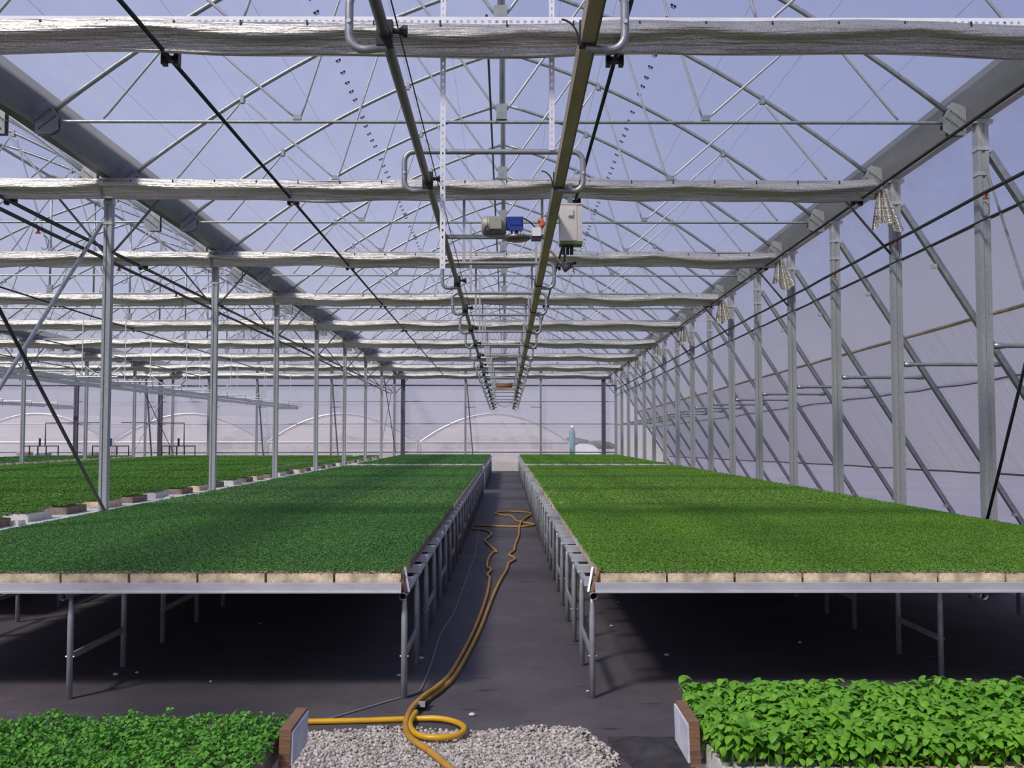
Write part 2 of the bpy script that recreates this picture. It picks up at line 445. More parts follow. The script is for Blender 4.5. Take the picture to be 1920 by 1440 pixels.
# arch trusses ------------------------------------------------------
TIE = 3.60
def truss_meshes(w):
    P = []
    for s in (-1, 1):
        b = MB(); b.tube([(s * x, 0, arch(x) - TIE) for x in np.linspace(0, w - .30, 15)], .030, 8)
        P.append(('arch_tube', b.mesh('arch_tube', 'galv', True)))
    b = MB(); b.tube([(-w + .36, 0, .0), (-w + .52, 0, 0), (w - .52, 0, 0), (w - .36, 0, 0)], .019, 8); P.append(('tie_bar', b.mesh('tie_bar', 'galv', True)))
    b = MB(); b.tube([(0, .0, .02), (0, 0, arch(0) - TIE - .02)], .026, 8); P.append(('ridge_post', b.mesh('ridge_post', 'galv', True)))
    for s in (-1, 1):
        for a, c in (((0.03, .10), (1.50, arch(1.5) - TIE - .04)), ((1.56, arch(1.56) - TIE - .04), (2.22, .06)),
                     ((2.30, .06), (3.50, arch(3.5) - TIE - .05)), ((3.56, arch(3.56) - TIE - .05), (4.40, .03))):
            p, q = Vector((s * a[0], 0, a[1])), Vector((s * c[0], 0, c[1])); d = (q - p)
            b = MB(); b.tube([p, p + d * .05, p + d * .95, q], [.009, .015, .015, .009], 6); P.append(('web_strut', b.mesh('web_strut', 'strap', True)))
        for x, z in ((1.53, arch(1.53) - TIE), (3.53, arch(3.53) - TIE)):
            b = MB(); b.box(s * x - .026, s * x + .026, -.034, .034, z - .075, z + .033); P.append(('clamp', b.mesh('clamp', 'galv')))
        b = MB(); b.beam((s * 2.26, -.018, .05), (s * 2.26, .018, .05), .09, .06); P.append(('node_plate', b.mesh('node_plate', 'galv')))
    b = MB(); b.box(-.06, .06, -.03, .03, .03, .2); P.append(('node_plate', b.mesh('node_plate', 'galv')))
    for s in (-1, 1):        # perforated gusset at the gutter
        b = MB(); x0, x1 = w - .42, w - .165
        for yy in (-.045, .037):
            vs = [(s * x0, yy, .05), (s * x0, yy, -.10), (s * (x0 + .08), yy, -.15), (s * x1, yy, -.15), (s * x1, yy, .17), (s * (x0 + .10), yy, .22)]
            vs2 = [(x, y + .008, z) for x, y, z in vs]
            b.add(vs + vs2, [tuple(range(6)), tuple(reversed(range(6, 12)))] + [(j, j + 6, (j + 1) % 6 + 6, (j + 1) % 6) for j in range(6)])
        for t in range(7):
            q = Vector((s * (x0 + .04 + .028 * t), -.048, .04 - .022 * t))
            b.box(q.x - .010, q.x + .010, -.051, -.045, q.z - .010, q.z + .010, 1); b.box(q.x - .008 + s * .05, q.x + .008 + s * .05, -.051, -.045, q.z + .07, q.z + .086, 1)
        P.append(('gusset_plate', b.mesh('gusset_plate', ['galv', 'end_post'])))
    return P
TM = truss_meshes(SPANS[0][1])
TLAB = ['galvanised arch truss over the two long seedling benches, %s from the far film wall',
        'galvanised arch truss behind the left row of columns, %s from the far film wall',
        'galvanised arch truss in the farthest side span, %s from the far film wall']
for si, (C, w) in enumerate(SPANS):
    for k in range([-2, 0, 8][si], K1 + 1):
        y = YK(k)
        t = thing('arch_truss', TLAB[si] % nth(K1 - k + 1), 'roof truss', (C, y, zr(TIE, y)), ['roof trusses of the main span', 'roof trusses of the second span', 'roof trusses of the third span'][si])
        for nme, me in TM:
            if si == 2 and nme in ('clamp', 'node_plate'): continue
            obj(nme, me, t)
# ridge purlins
for si, (C, w) in enumerate(SPANS):
    ya = [YK(-2), YK(0), YK(8)][si]
    b = MB(); b.tube([(C, ya, zr(arch(0) - .05, ya)), (C, YB, zr(arch(0) - .05, YB))], .034, 8)
    tag(b.build('ridge_purlin', 'galv'), ['galvanised ridge pipe over the centre aisle', 'galvanised ridge pipe of the span behind the left columns', 'galvanised ridge pipe of the farthest side span'][si], 'pipe')
b = MB(); b.tube([(-.17, YK(0), zr(TIE + .12, YK(0))), (-.17, YB, zr(TIE + .12, YB))], .012, 6)
tag(b.build('purlin_pipe', 'dark_rod'), 'thin dark pipe running along the middle of the tie bars over the aisle', 'pipe')

# columns -----------------------------------------------------------
def channel_post(w, d, z0, z1, lip=.018):
    """hollow post with a shallow folded groove in the aisle-facing side"""
    b = MB(); h = w / 2; e = d / 2
    poly = [(-h, -e), (-lip, -e), (-lip, -e + .014), (lip, -e + .014), (lip, -e), (h, -e), (h, e), (-h, e)]
    n = len(poly)
    b.add([(x, y, z0) for x, y in poly] + [(x, y, z1) for x, y in poly],
          [tuple(reversed(range(n))), tuple(range(n, 2 * n))] + [(j, (j + 1) % n, (j + 1) % n + n, j + n) for j in range(n)])
    return b
def column(X, k, w, label, group, side):
    y = YK(k); t = thing('column', label % nth((K1 - k) // (1 if side else 2) + 1), 'column', (X, y, 0), group)
    top = zr(3.58, y)
    pst = channel_post(w, w, 0, top).build('post', 'post', t)
    MB().box(-w * .9, w * .9, -w * .6, w * .6, top, top + .045).build('cap_plate', 'strap', t)
    for d in (3.30, 3.02):
        z = zr(d, y); h = w / 2 + .008
        MB().box(-h, h, -h, h, z - .022, z + .022).build('collar', 'strap', pst)
    if abs(side) < 2 and k % 2 == 0:          # knee braces to the tie bar
        for s in ((-1, 1) if side == 0 else (side,)):
            a = (s * (w / 2 + .004), 0, zr(2.62, y)); c = (s * .86, 0, zr(TIE - .03, y))
            MB().tube([a, c], .017, 6).build('knee_brace', 'galv_dark', t, True)
    MB().box(-w * .8, w * .8, -w * .8, w * .8, 0, .012).build('base_plate', 'galv_dark', t)
    return t
for k in range(-2, K1 + 1):
    column(XR + .01, k, .125, 'galvanised column before the raking corrugated wall, %s from the far film wall', 'columns before the raking wall', -1)
for k in range(0, K1 + 1, 2):
    column(XL, k, .105, 'slim galvanised column beside the white-topped bench, %s from the far film wall', 'columns of the left row', 0)
for k in range(8, K1 + 1, 2):
    column(X2, k, .11, 'distant galvanised column beyond both white-topped benches, %s from the far film wall', 'columns of the far row', 0)

# rafters of the raking wall ----------------------------------------
for k in range(-2, K1 + 1):
    y = YK(k); zb = -(EYE - SL * y)
    t = thing('side_rafter', 'slanted galvanised rafter of the raking wall, %s from the far film wall' % nth(K1 - k + 1), 'rafter', (rx(zb), y, 0), 'slanted rafters of the raking wall')
    p0 = (rx(zb) - .03, y, .02); p1 = (rx(3.27) + .05, y, zr(3.27, y))
    MB().beam(p0, p1, .085, .07, (0, 0, 1)).build('rafter', 'galv', t, off=(rx(zb), y, 0))
    # horizontal brace with flattened ends
    d = 1.12; xa = XR + .085; xb = rx(d) - .045; z = zr(d, y)
    L = xb - xa
    b = MB(); b.tube([(xa, y, z), (xa + .09, y, z), (xa + .16, y, z), (xb - .16, y, z), (xb - .09, y, z), (xb, y, z)], [.036, .036, .025, .025, .034, .034], 8)
    b.build('brace', 'galv', t, True, off=(rx(zb), y, 0))
    for dd in (2.45, -1.05):
        q = (rx(dd) - .055, y - .05, zr(dd, y))
        MB().box(q[0] - .02, q[0] + .03, q[1], q[1] + .1, q[2] - .025, q[2] + .025).build('bolt_plate', 'strap', t, off=(rx(zb), y, 0))

# cross bracing -----------------------------------------------------
def brace(a, c, r, mat, label, group=None):
    a = Vector(a); c = Vector(c)
    b = MB(); b.tube([a, c], r, 8); o = b.build('brace_rod', mat, None, True, off=a, loc=a)
    return tag(o, label, 'brace', group)
YL0, YL2 = YK(0), YK(2)
brace((XL - .08, YL2 - .03, zr(3.02, YL2)), (XL - .08, YL0 + .05, .2), .024, 'galv', 'light galvanised diagonal brace falling away from the first visible left column')
brace((XL + .08, YL0 + .03, zr(2.95, YL0)), (XL + .08, YL2 - .05, .62), .021, 'dark_rod', 'dark diagonal brace ending at the foot of the first visible left column')
brace((XR + .02, YK(1) - .08, zr(3.1, YK(1))), (XR + .02, YK(0) + .08, .2), .014, 'galv', 'thin light diagonal brace rod beside the raking wall')
brace((XR - .165, YK(0) + .06, zr(3.1, YK(0))), (XR - .165, YK(1) - .04, .3), .017, 'dark_rod', 'dark diagonal brace rod ending beside the right bench')
for X, lab in ((XL, 'crossed diagonal brace rod between the last columns of the left row'), (X2, 'crossed diagonal brace rod between the last columns of the far row')):
    brace((X + .08, YK(14) + .1, zr(3.0, YK(14))), (X + .08, YK(16) - .1, .9), .016, 'dark_rod', lab.replace('crossed', 'dark crossed'))
    brace((X - .08, YK(16) - .1, zr(3.0, YK(16))), (X - .08, YK(14) + .1, .9), .016, 'galv', lab.replace('crossed', 'light crossed'))

# end wall posts -----------------------------------------------------
for X, big in ((-20.5, 1), (-17.2, 0), (-14.2, 0), (-11.9, 0), (-8.35, 0), (-1.94, 0), (1.66, 0), (-16.5 + .0, 1), (-4.93, 1), (4.66, 1)):
    y = YB - .12; ht = zr(3.55, y)
    if big:
        t = thing('end_wall_post', 'thick dark post against the far film wall, %s from the raking wall' % nth({4.66: 1, -4.93: 2, -16.5: 3, -20.5: 4}[X]), 'post', (X, y, 0), 'dark posts of the end wall')
        channel_post(.19, .15, 0, ht).build('post', 'end_post', t)
    else:
        t = thing('end_wall_post', 'slim grey post against the far film wall, %s from the raking wall' % nth({1.66: 1, -1.94: 2, -8.35: 3, -11.9: 4, -14.2: 5, -17.2: 6}[X]), 'post', (X, y, 0), 'slim posts of the end wall')
        channel_post(.10, .09, 0, ht).build('post', 'post', t)
        MB().box(-.06, .06, -.05, .05, ht, ht + .12).build('head_clamp', 'end_post', t)
        MB().box(0 if X < 0 else -.5, .5 if X < 0 else 0, -.06, -.05, 3.02, 3.06).build('arm', 'galv', t)
        if X < -5 or X == -1.94:
            b = MB(); b.beam((.05, -.12, ht - .3), (.42, -.12, .05), .09, .05); b.build('leaning_strut', 'end_post', t)

# ================================================================== SHADE SCREENS
def bundle_mesh(x0, x1, amp, seed, big):
    rnd = random.Random(seed); b = MB()
    n = int((x1 - x0) / .06); m = 18
    ph = [rnd.uniform(0, 6.28) for _ in range(8)]
    sc = rnd.uniform(.85, 1.15)
    for i in range(n + 1):
        x = x0 + (x1 - x0) * i / n
        u = x * 1.0
        wob = .018 * math.sin(u * 1.1 + ph[0]) + .010 * math.sin(u * 2.9 + ph[1])
        sco = abs(math.sin(u * 1.9 * sc + ph[2] + .6 * math.sin(u * .8)))           # scalloped folds
        dr = .008 + .052 * sco                                                       # depth of the swag below the lip
        f1, f2 = .010 * math.sin(u * 3.1 + ph[3]), .008 * math.sin(u * 4.7 + ph[4])
        prof = [(.10, .11), (.03, .135 + f1), (-.05, .130 - f1), (-.095, .112 + f2), (-.092, .094), (-.140, .088 + f1), (-.150, .066), (-.168, .058 - .2 * dr), (-.180, .040 - .6 * dr),
                (-.172, .020 - dr), (-.130, .010 - dr * .9), (-.100, -.030 - .4 * dr), (-.075, -.075 + f2), (-.052, -.118), (-.066, -.132 + f1), (-.03, -.146 + f2), (.085, -.11), (.11, 0.0)]
        for yy, zz in prof:
            b.v.append((x, yy, zz + wob))
    for i in range(n):
        for j in range(m):
            k = (j + 1) % m; b.f.append((i * m + j, (i + 1) * m + j, (i + 1) * m + k, i * m + k)); b.mi.append(0)
    b.f.append(tuple(range(m))); b.mi.append(0); b.f.append(tuple(n * m + j for j in reversed(range(m)))); b.mi.append(0)
    return b
def tail_mesh(seed):
    rnd = random.Random(seed); b = MB(); n, m = 26, 9
    for j in range(m):
        v = j / (m - 1)
        for i in range(n + 1):
            u = i / n; wd = .10 + .30 * v
            x = (u - .45) * wd + .05 * v; yy = (.020 + .035 * v) * math.sin(u * 6.5 * PI) - .02 * v
            z = -v * (.46 + .06 * math.sin(u * 7 + seed)) + .02
            b.v.append((x, yy, z))
    for j in range(m - 1):
        for i in range(n):
            p = j * (n + 1) + i; b.f.append((p, p + 1, p + n + 2, p + n + 1)); b.mi.append(0)
    return b
def perforated(L, w, hole=.02, pitch=.056, axis='x', th=.004):
    """flat steel strip with a row of real slots; lies in x-z (axis x) or z-x (axis z)"""
    b = MB(); n = int(L / pitch)
    for i in range(n):
        a = i * pitch; p = [a, a + (pitch - hole) / 2, a + (pitch + hole) / 2, a + pitch]; q = [0, w * .36, w * .64, w]
        for (u0, u1, v0, v1) in ((p[0], p[1], q[0], q[3]), (p[2], p[3], q[0], q[3]), (p[1], p[2], q[0], q[1]), (p[1], p[2], q[2], q[3])):
            if axis == 'x': vs = [(u0, 0, v0), (u1, 0, v0), (u1, 0, v1), (u0, 0, v1)]
            else: vs = [(v0, 0, u0), (v1, 0, u0), (v1, 0, u1), (v0, 0, u1)]
            b.add(vs, [(0, 1, 2, 3)]); b.add([(x, y + th, z) for x, y, z in vs], [(3, 2, 1, 0)])
    return b
clip = MB().box(-.006, .006, -.155, -.135, -.03, .014).mesh('clip', 'black')
BSP = [(SPANS[0][0], -5.295, 5.00), (SPANS[1][0], -5.295, 5.295), (SPANS[2][0], -5.12, 5.27)]
for si, (C, a, c) in enumerate(BSP):
    meshes = [bundle_mesh(a, c, 1, 10 * si + q, True).mesh('screen_roll', 'cloth', True) for q in range(4 if si == 0 else 2)]
    for n_, k in enumerate(range([0, 0, 8][si], K1 + 1, 2)):
        if si == 1 and k == 0: continue
        y = YK(k) - .19
        t = thing('shade_screen', ['gathered silver shade screen over the two long benches, %s from the far film wall',
                  'gathered silver shade screen behind the left columns, %s from the far film wall', 'gathered silver shade screen in the farthest side span, %s from the far film wall'][si] % nth((K1 - k) // 2 + 1),
                  'shade screen', (C, y, zr(TIE - .17, y)), ['shade screens of the main span', 'shade screens of the second span', 'shade screens of the third span'][si])
        roll = obj('screen_roll', meshes[n_ % len(meshes)], t)
        if si == 0:
            if k > 0:
                o = tail_mesh(k).build('hanging_tail', 'cloth', t, True, loc=(c + .03, -.09, -.02)); o.scale = (1.15, 1, 1.12); o['label'] = 'loose pleated end of the screen'
                if k > 8: o.scale = (.8, .8, .8)
            x = a + .4
            while x < c - .2 and k < 8:
                obj('clip', clip, roll, (x, -.005, .085)); x += .55
            if k == 0:
                o = perforated(9.6, .085, .026, .06).build('perforated_strip', 'white_strip', t, loc=(-4.8, .06, .135)); o['label'] = 'white slotted steel strip along the top'
# thin cable along each screen is part of the drive rods below
# drive rods ---------------------------------------------------------
ROD_D = 3.32
rodclamp = MB(); rodclamp.box(-.075, -.035, -.04, .04, -.05, .06); rodclamp.box(.035, .075, -.04, .04, -.05, .06); rodclamp.box(-.075, .075, -.04, .04, -.02, .02)
rodclamp_me = rodclamp.mesh('rod_clamp', 'black')
for X, si in ((-2.87, 0), (.93, 0), (4.74, 0), (-6.67, 1), (-10.45, 1), (-14.2, 1), (-18, 2), (-22, 2)):
    ya = [YK(-2), YK(0), YK(8)][si]
    t = thing('drive_rod', {-2.87: 'dark screen drive rod running above the darker seedlings', .93: 'dark screen drive rod running beside the box-section rail', 4.74: 'dark screen drive rod running along the gutter of the raking wall', -6.67: 'dark screen drive rod in the second span, first behind the left columns', -10.45: 'dark screen drive rod in the second span, second behind the left columns', -14.2: 'dark screen drive rod in the second span, third behind the left columns', -18: 'dark screen drive rod in the farthest span, nearer the far row of columns', -22: 'dark screen drive rod in the farthest span, beyond the other'}[X],
              'rod', (X, ya, zr(ROD_D, ya)), 'screen drive rods %s' % ['main span', 'second span', 'third span'][si])
    MB().tube([(0, 0, 0), (0, YB - .2 - ya, -SL * (YB - .2 - ya))], .019, 8).build('rod', 'dark_rod', t, True)
    for k in range([0, 2, 8][si], K1, 2):
        y = YK(k) - .02; obj('rod_clamp', rodclamp_me, t, (0, y - ya, -SL * (y - ya)))

# ================================================================== SPRINKLER LINES
spr = MB(); spr.box(-.011, .011, -.012, .012, -.065, -.015); spr.tube([(0, 0, -.055), (-.03, 0, -.075)], .011, 6); spr.box(-.028, .028, -.009, .009, -.08, -.068)
spr_me = spr.mesh('sprinkler', 'red')
loopb = MB(); loopb.tube([(.05 * math.cos(t) , 0, -.17 + .08 * math.sin(t)) for t in np.linspace(-2.4, 1.9, 12)], .004, 4); loop_me = loopb.mesh('feed_tube', 'black')
def spr_line(X, d, r, lab, heads, ya=YK(-2)):
    t = thing('sprinkler_pipe', lab, 'pipe', (X, ya, zr(d, ya)))
    pts = []
    for i in range(50):
        y = ya + (YB - .4 - ya) * i / 49; pts.append((0, y - ya, -SL * (y - ya) - (.012 * math.sin((y - Y0) * PI / BAY) ** 2)))
    MB().tube(pts, r, 8).build('pipe', 'black_pipe', t, True)
    if heads:
        k = -1
        while k < K1:
            y = YK(k) - .35 if heads == 1 else YK(k) + .8
            obj('sprinkler', spr_me, t, (0, y - ya, -SL * (y - ya))); obj('feed_tube', loop_me, t, (.03, y - ya + .1, -SL * (y - ya)))
            k += 1
spr_line(XR - .11, 2.74, .021, 'thick black irrigation pipe with red sprinklers along the columns of the raking wall', 1)
spr_line(XR - .10, 2.46, .012, 'thin black cable pipe below the irrigation pipe along the raking wall', 0)
spr_line(XL - .16, 2.60, .024, 'thick black irrigation pipe with red sprinklers along the left columns', 2, YK(0))
spr_line(XL - .16, 2.73, .015, 'thin black pipe just above the irrigation pipe along the left columns', 0, YK(0))

# ================================================================== CENTRE RAILS
def rail_pt(side, y):
    f = (y - 8.56) / (48.3 - 8.56)
    if side < 0: X, d = -.67 + .085 * f, 2.275 - .345 * f
    else: X, d = .446 - .09 * f, 2.275 - .345 * f
    return Vector((X, y, zr(d, y)))
def rail_pts(side):
    return [rail_pt(side, y) for y in np.linspace(3.3, 48.25, 30)]
t = thing('boom_rail', 'round dark steel rail hung over the aisle on the side of the darker seedlings', 'rail', rail_pt(-1, 3.3))
o0 = rail_pt(-1, 3.3)
b = MB(); b.tube([p - o0 for p in rail_pts(-1)], .033, 10); b.build('rail_tube', 'rail', t, True)
b = MB(); p0, p1 = rail_pt(-1, 3.3) - o0, rail_pt(-1, 48.25) - o0; b.beam(p0 + Vector((0, 0, .035)), p1 + Vector((0, 0, .035)), .012, .04); b.build('rail_web', 'rail', t)
t2 = thing('boom_rail', 'brown box-section steel rail hung over the aisle on the side of the brighter seedlings', 'rail', rail_pt(1, 3.3))
o1 = rail_pt(1, 3.3); p0, p1 = Vector((0, 0, 0)), rail_pt(1, 48.25) - o1
b = MB(); b.beam(p0, p1, .075, .11); b.build('rail_box', 'rail_box', t2)
b = MB(); b.beam(p0 + Vector((.045, 0, .0)), p1 + Vector((.045, 0, .0)), .026, .045); b.build('rail_flange', 'rail', t2)
b = MB(); w0 = rail_pt(-1, 3.3) + Vector((.07, 0, .05)); w1 = rail_pt(-1, 48) + Vector((.07, 0, .05)); b.tube([Vector((0, 0, 0)), w1 - w0], .0045, 5)
tag(b.build('guide_wire', 'black', None, False, loc=w0), 'thin black guide wire beside the round dark rail', 'wire')

# hangers -------------------------------------------------------------
def arc(cx, cz, r, a0, a1, n=7): return [(cx + r * math.cos(a), cz + r * math.sin(a)) for a in np.linspace(a0, a1, n)]
strap_long = {}
for k in range(-1, K1 + 1):
    y = YK(k) if k >= 0 else 5.55
    L, R = rail_pt(-1, y), rail_pt(1, y); base = Vector((0, y, L.z))
    if k == 1:
        continue
    t = thing('rail_hanger', 'bent galvanised pipe hanger of the centre rails, %s from the far film wall' % nth(K1 - k + 1), 'hanger', base, 'hangers of the centre rails')
    pl = [(L.x + .01, -.075)] + arc(L.x - .115, .0, .085, -PI / 2, -PI, 6) + arc(L.x - .115, .17, .085, PI, PI / 2, 6)
    pr = [(R.x - .01, -.075)] + arc(R.x + .125, .0, .085, -PI / 2, 0, 6) + arc(R.x + .125, .17, .085, 0, PI / 2, 6)
    path = [(x, 0, z) for x, z in pl] + [(-.1, 0, .255)] + [(x, 0, z) for x, z in reversed(pr)]
    MB().tube(path, .024, 8).build('hanger_pipe', 'galv', t, True)
    for Q in (R, L):
        rc = MB().box(Q.x - .045, Q.x + .045, -.03, .03, -.068, .075).build('rail_clamp', 'black', t)
    b = MB(); b.tube([(L.x + .045, 0, .02), (L.x + .08, 0, .02), (L.x + .105, 0, .02), (L.x + .125, 0, .02)], [.016, .016, .036, .036], 8); b.build('spool', 'black', rc)
    MB().tube([(R.x - .05 - .10 * (1 - math.cos(a)) , 0, -.03 + .12 * math.sin(a) * 1.0) for a in np.linspace(-.2, 1.5, 8)], .006, 5).build('cable_loop', 'black', t)
    for x in (L.x - .115 - .085, R.x + .125 + .085):
        MB().cyl((x, -.03, .07), (x, -.022, .07), .013, 8).build('bolt', 'bolt', t)
    if k == 0:
        ztop = zr(arch(.5) - .02, y) - L.z
        for x, z0 in ((-.54, -.76), (.39, .26)):
            perforated(ztop - z0, .046, axis='z', pitch=.06, hole=.022).build('strap', 'white_strip', t, loc=(x - .023, -.035, z0))
    elif k > 0:
        ztop = zr(TIE + .02, y) - L.z
        for x in (L.x + .09, R.x + .05):
            MB().box(x - .018, x + .018, -.004, .0, .26, ztop).build('strap', 'strap', t)

# drive unit on the rails ---------------------------------------------
YD = 10.62
L, R = rail_pt(-1, YD), rail_pt(1, YD)
zc = L.z
t = thing('boom_drive', 'grey and blue electric gear motor mounted on a bar between the rails', 'motor', (0, YD, zc))
MB().beam((L.x + .03, 0, -.03), (R.x - .035, 0, -.03), .05, .04).build('cross_bar', 'galv_dark', t)
b = MB(); b.tube([(-.26, 0, .09), (-.25, 0, .09), (-.235, 0, .09), (-.05, 0, .09), (.0, 0, .09)], [.07, .09, .10, .10, .085], 20); mbody = b.build('motor_body', 'motor_grey', t, True)
b = MB(); 
for i in range(9): b.tube([(-.20 + i * .018, 0, .09), (-.194 + i * .018, 0, .09)], .106, 20)
b.build('cooling_fins', 'motor_grey', mbody)
MB().box(-.17, -.05, -.14, -.08, .03, .14).build('terminal_box', 'motor_grey', mbody)
MB().tube([(-.19 + .03 * math.cos(a), -.14, .03 + .03 * math.sin(a)) for a in np.linspace(1.5, 6, 10)], .008, 5).build('cable_gland', 'black', t)
g = MB(); g.box(.02, .18, -.08, .08, .06, .17); g.box(.03, .17, -.09, .09, .02, .07); g.tube([(.1, 0, -.02), (.1, 0, .03)], .06, 12); g.box(.0, .03, -.07, .07, .05, .17); g.box(.04, .16, -.095, -.08, .08, .15)
gbx = g.build('gearbox', 'motor_blue', t)
g = MB(); g.tube([(.11, -.02, -.075), (.11, -.02, -.06), (.11, -.02, -.03), (.11, -.02, -.02)], [.11, .14, .14, .12], 24); g.build('drive_disc', 'rail', t, True)
for x in (.04, .08, .14, .17): MB().cyl((x, -.11, -.018), (x, -.11, .005), .013, 8).build('bolt', 'bolt', gbx)
MB().tube([(.18, -.05, .16), (.25, -.05, .12), (.34, -.04, .03), (.37, -.02, -.03)], .008, 6).build('motor_cable', 'black', t)
t = thing('limit_switch', 'small white switch with orange float fixed beside the gear motor', 'switch', (.315, YD - .03, zc - .03))
MB().box(-.04, .05, -.03, .03, .0, .09).build('switch_body', 'white_plastic', t)
MB().tube([(.05, 0, .10), (.07, 0, .13), (.05, 0, .17), (.02, 0, .165)], .03, 8).build('float', 'orange', t, True)
MB().box(-.05, .05, -.02, .02, -.05, .0).build('switch_bracket', 'black', t)
# control box
YC = 9.9
Rc = rail_pt(1, YC); bx0, bx1 = .525, .745; bz0, bz1 = zr(1.99, YC), zr(2.39, YC)
t = thing('control_box', 'cream electrical control box with green underside hung beside the box-section rail', 'control box', ((bx0 + bx1) / 2, YC, bz0))
hw = (bx1 - bx0) / 2; hh = bz1 - bz0
MB().box(-hw, hw, -.09, .09, .03, hh - .012).build('body', 'box_cream', t)
MB().box(-hw - .006, hw + .006, -.10, .10, hh - .012, hh).build('lid', 'box_cream', t)
door = MB().box(-hw + .004, hw * .5, -.098, -.09, .035, hh - .02).build('door', 'box_cream', t)
hdl = MB(); hdl.box(-.03, .02, -.115, -.098, hh - .13, hh - .06); hdl.box(-.025, .015, -.122, -.115, hh - .125, hh - .115); hdl.build('latch', 'white_plastic', door)
MB().box(-hw, hw, -.092, .092, 0, .03).build('underside', 'box_green', t)
g = MB()
for x in (-.07, -.03, .01): g.cyl((x, 0, -.09), (x, 0, 0), .017, 8)
g.build('cable_glands', 'black', t)
MB().beam((0, 0, hh), (.0, .0, zr(2.29, YC) - bz0 + .32), .04, .02).build('support_strap', 'galv_dark', t)
MB().beam((-hw - .13, 0, hh * .7), (-hw, 0, hh * .7), .04, .03).build('side_bracket', 'galv_dark', t)
t = thing('valve', 'brass-grey water valve with red lever below the control box', 'valve', (.60, YC, bz0 - .22))
g = MB(); g.tube([(-.09, 0, .07), (-.03, 0, .02), (0, 0, .0)], .022, 8); g.tube([(-.04, 0, -.02), (.03, 0, .03)], .035, 10); g.build('valve_body', 'rail', t, True)
g = MB(); g.beam((.04, -.03, .05), (.07, -.03, -.06), .018, .008); g.build('lever', 'red', t)
MB().cyl((.0, 0, .03), (.09, 0, .05), .014, 8).build('outlet', 'black', t)
MB().beam((-.175, 0, .18), (-.07, 0, .06), .028, .02).build('arm', 'rail_box', t)
MB().tube([(-.03, 0, .06), (-.02, .0, .13)], .012, 6).build('hose_tail', 'black', t)
# parked cart at the far end of the rails
t = thing('boom_cart', 'small rusty brown drive cart parked on the rails near the far wall', 'cart', (-.06, 36.0, rail_pt(-1, 36).z))
MB().box(-.36, .36, -.2, .2, .02, .10).build('deck', 'rail_box', t)
g = MB(); g.tube([(-.28, 0, .18), (.28, 0, .18)], .09, 10); g.build('drum', 'wood', t, True)
for s in (-1, 1): MB().beam((s * .48, 0, .16), (s * .1, 0, .40), .03, .03).build('stay', 'strap', t)
MB().beam((-.48, 0, -.35), (0, 0, -.6), .03, .03).build('boom_stay', 'strap', t); MB().beam((.42, 0, -.35), (0, 0, -.6), .03, .03).build('boom_stay', 'strap', t)

# lower rails in the side spans ----------------------------------------
for Xc, ya, lab, grp in ((-10.35, 14.0, 'pale double rail hung low on white rods in the span behind the left columns', 'side'), (-20.9, 32.0, 'pale double rail hung low in the farthest side span', 'far')):
    zz = 2.98
    t = thing('hanging_rail', lab, 'rail', (Xc, ya, zz))
    LL = 48.0 - ya
    for s in (-1, 1):
        MB().beam((s * .48, 0, 0), (s * .48, LL + (0 if s > 0 else -1.0), .07), .07, .09).build('rail_beam', 'alu', t)
    y = 1.4
    g = MB()
    cb = MB().tube([(-.62, 0, -.07), (-.62, 0, .16), (.62, 0, .16), (.62, 0, -.07)], .018, 6).mesh('cross_hoop', 'galv')
    while y < LL:
        obj('cross_hoop', cb, t, (0, y, .002 * y)); y += BAY
    for yy in np.arange(26.06 if Xc > -15 else 36.06, 47, 5.0):
        top = zr(TIE + .02, yy) - zz; l = yy - ya
        r = MB(); r.tube([(-.55, l, .1), (-.55, l, top)], .012, 5); r.tube([(.55, l, .1), (.55, l, top)], .012, 5)
        r.tube([(-.55, l, .55), (0, l, .16), (.55, l, .55)], .014, 5); r.build('rod_hanger', 'white_plastic', t)
    MB().box(-.5, .5, LL - .05, LL, -.06, .10).build('end_stop', 'galv', t)

# irrigation manifolds and tanks at the far wall -------------------------
for i, (px0, px1, pt) in enumerate(((44, 113, 'tank_pink'), (177, 244, 'tank_pink'), (306, 368, None))):
    y = 46.9; X0 = (px0 - 949) * y / FPX; X1 = (px1 - 949) * y / FPX; xm = (X0 + X1) / 2; hw = (X1 - X0) / 2; z = EYE + (816 - 836) * y / FPX
    t = thing('pipe_manifold', ['black pipe manifold on legs beside the pink and white tanks', 'black pipe manifold on legs beside the lone pink tank', 'black pipe manifold on legs beside the thick dark end post'][i], 'pipework', (xm, y, 0))
    MB().tube([(-hw, 0, .0), (-hw, 0, z), (hw, 0, z), (hw, 0, 0)], .035, 8).build('frame_pipe', 'black_pipe', t)
    for f in (-.55, -.1, .35): MB().tube([(hw * f, 0, z), (hw * f, 0, z - .42)], .03, 6).build('drop_pipe', 'black_pipe', t)
    MB().tube([(0, 0, z), (0, 0, z + .35)], .05, 8).build('filter', ['black_pipe', 'motor_blue', 'black_pipe'][i], t)
    if i != 1: MB().tube([(.25, 0, z), (.25, 0, z + 1.05), (.25 + (1 if i == 0 else -1) * 2.9, 0, z + 1.08)], .03, 6).build('riser', 'black_pipe', t)
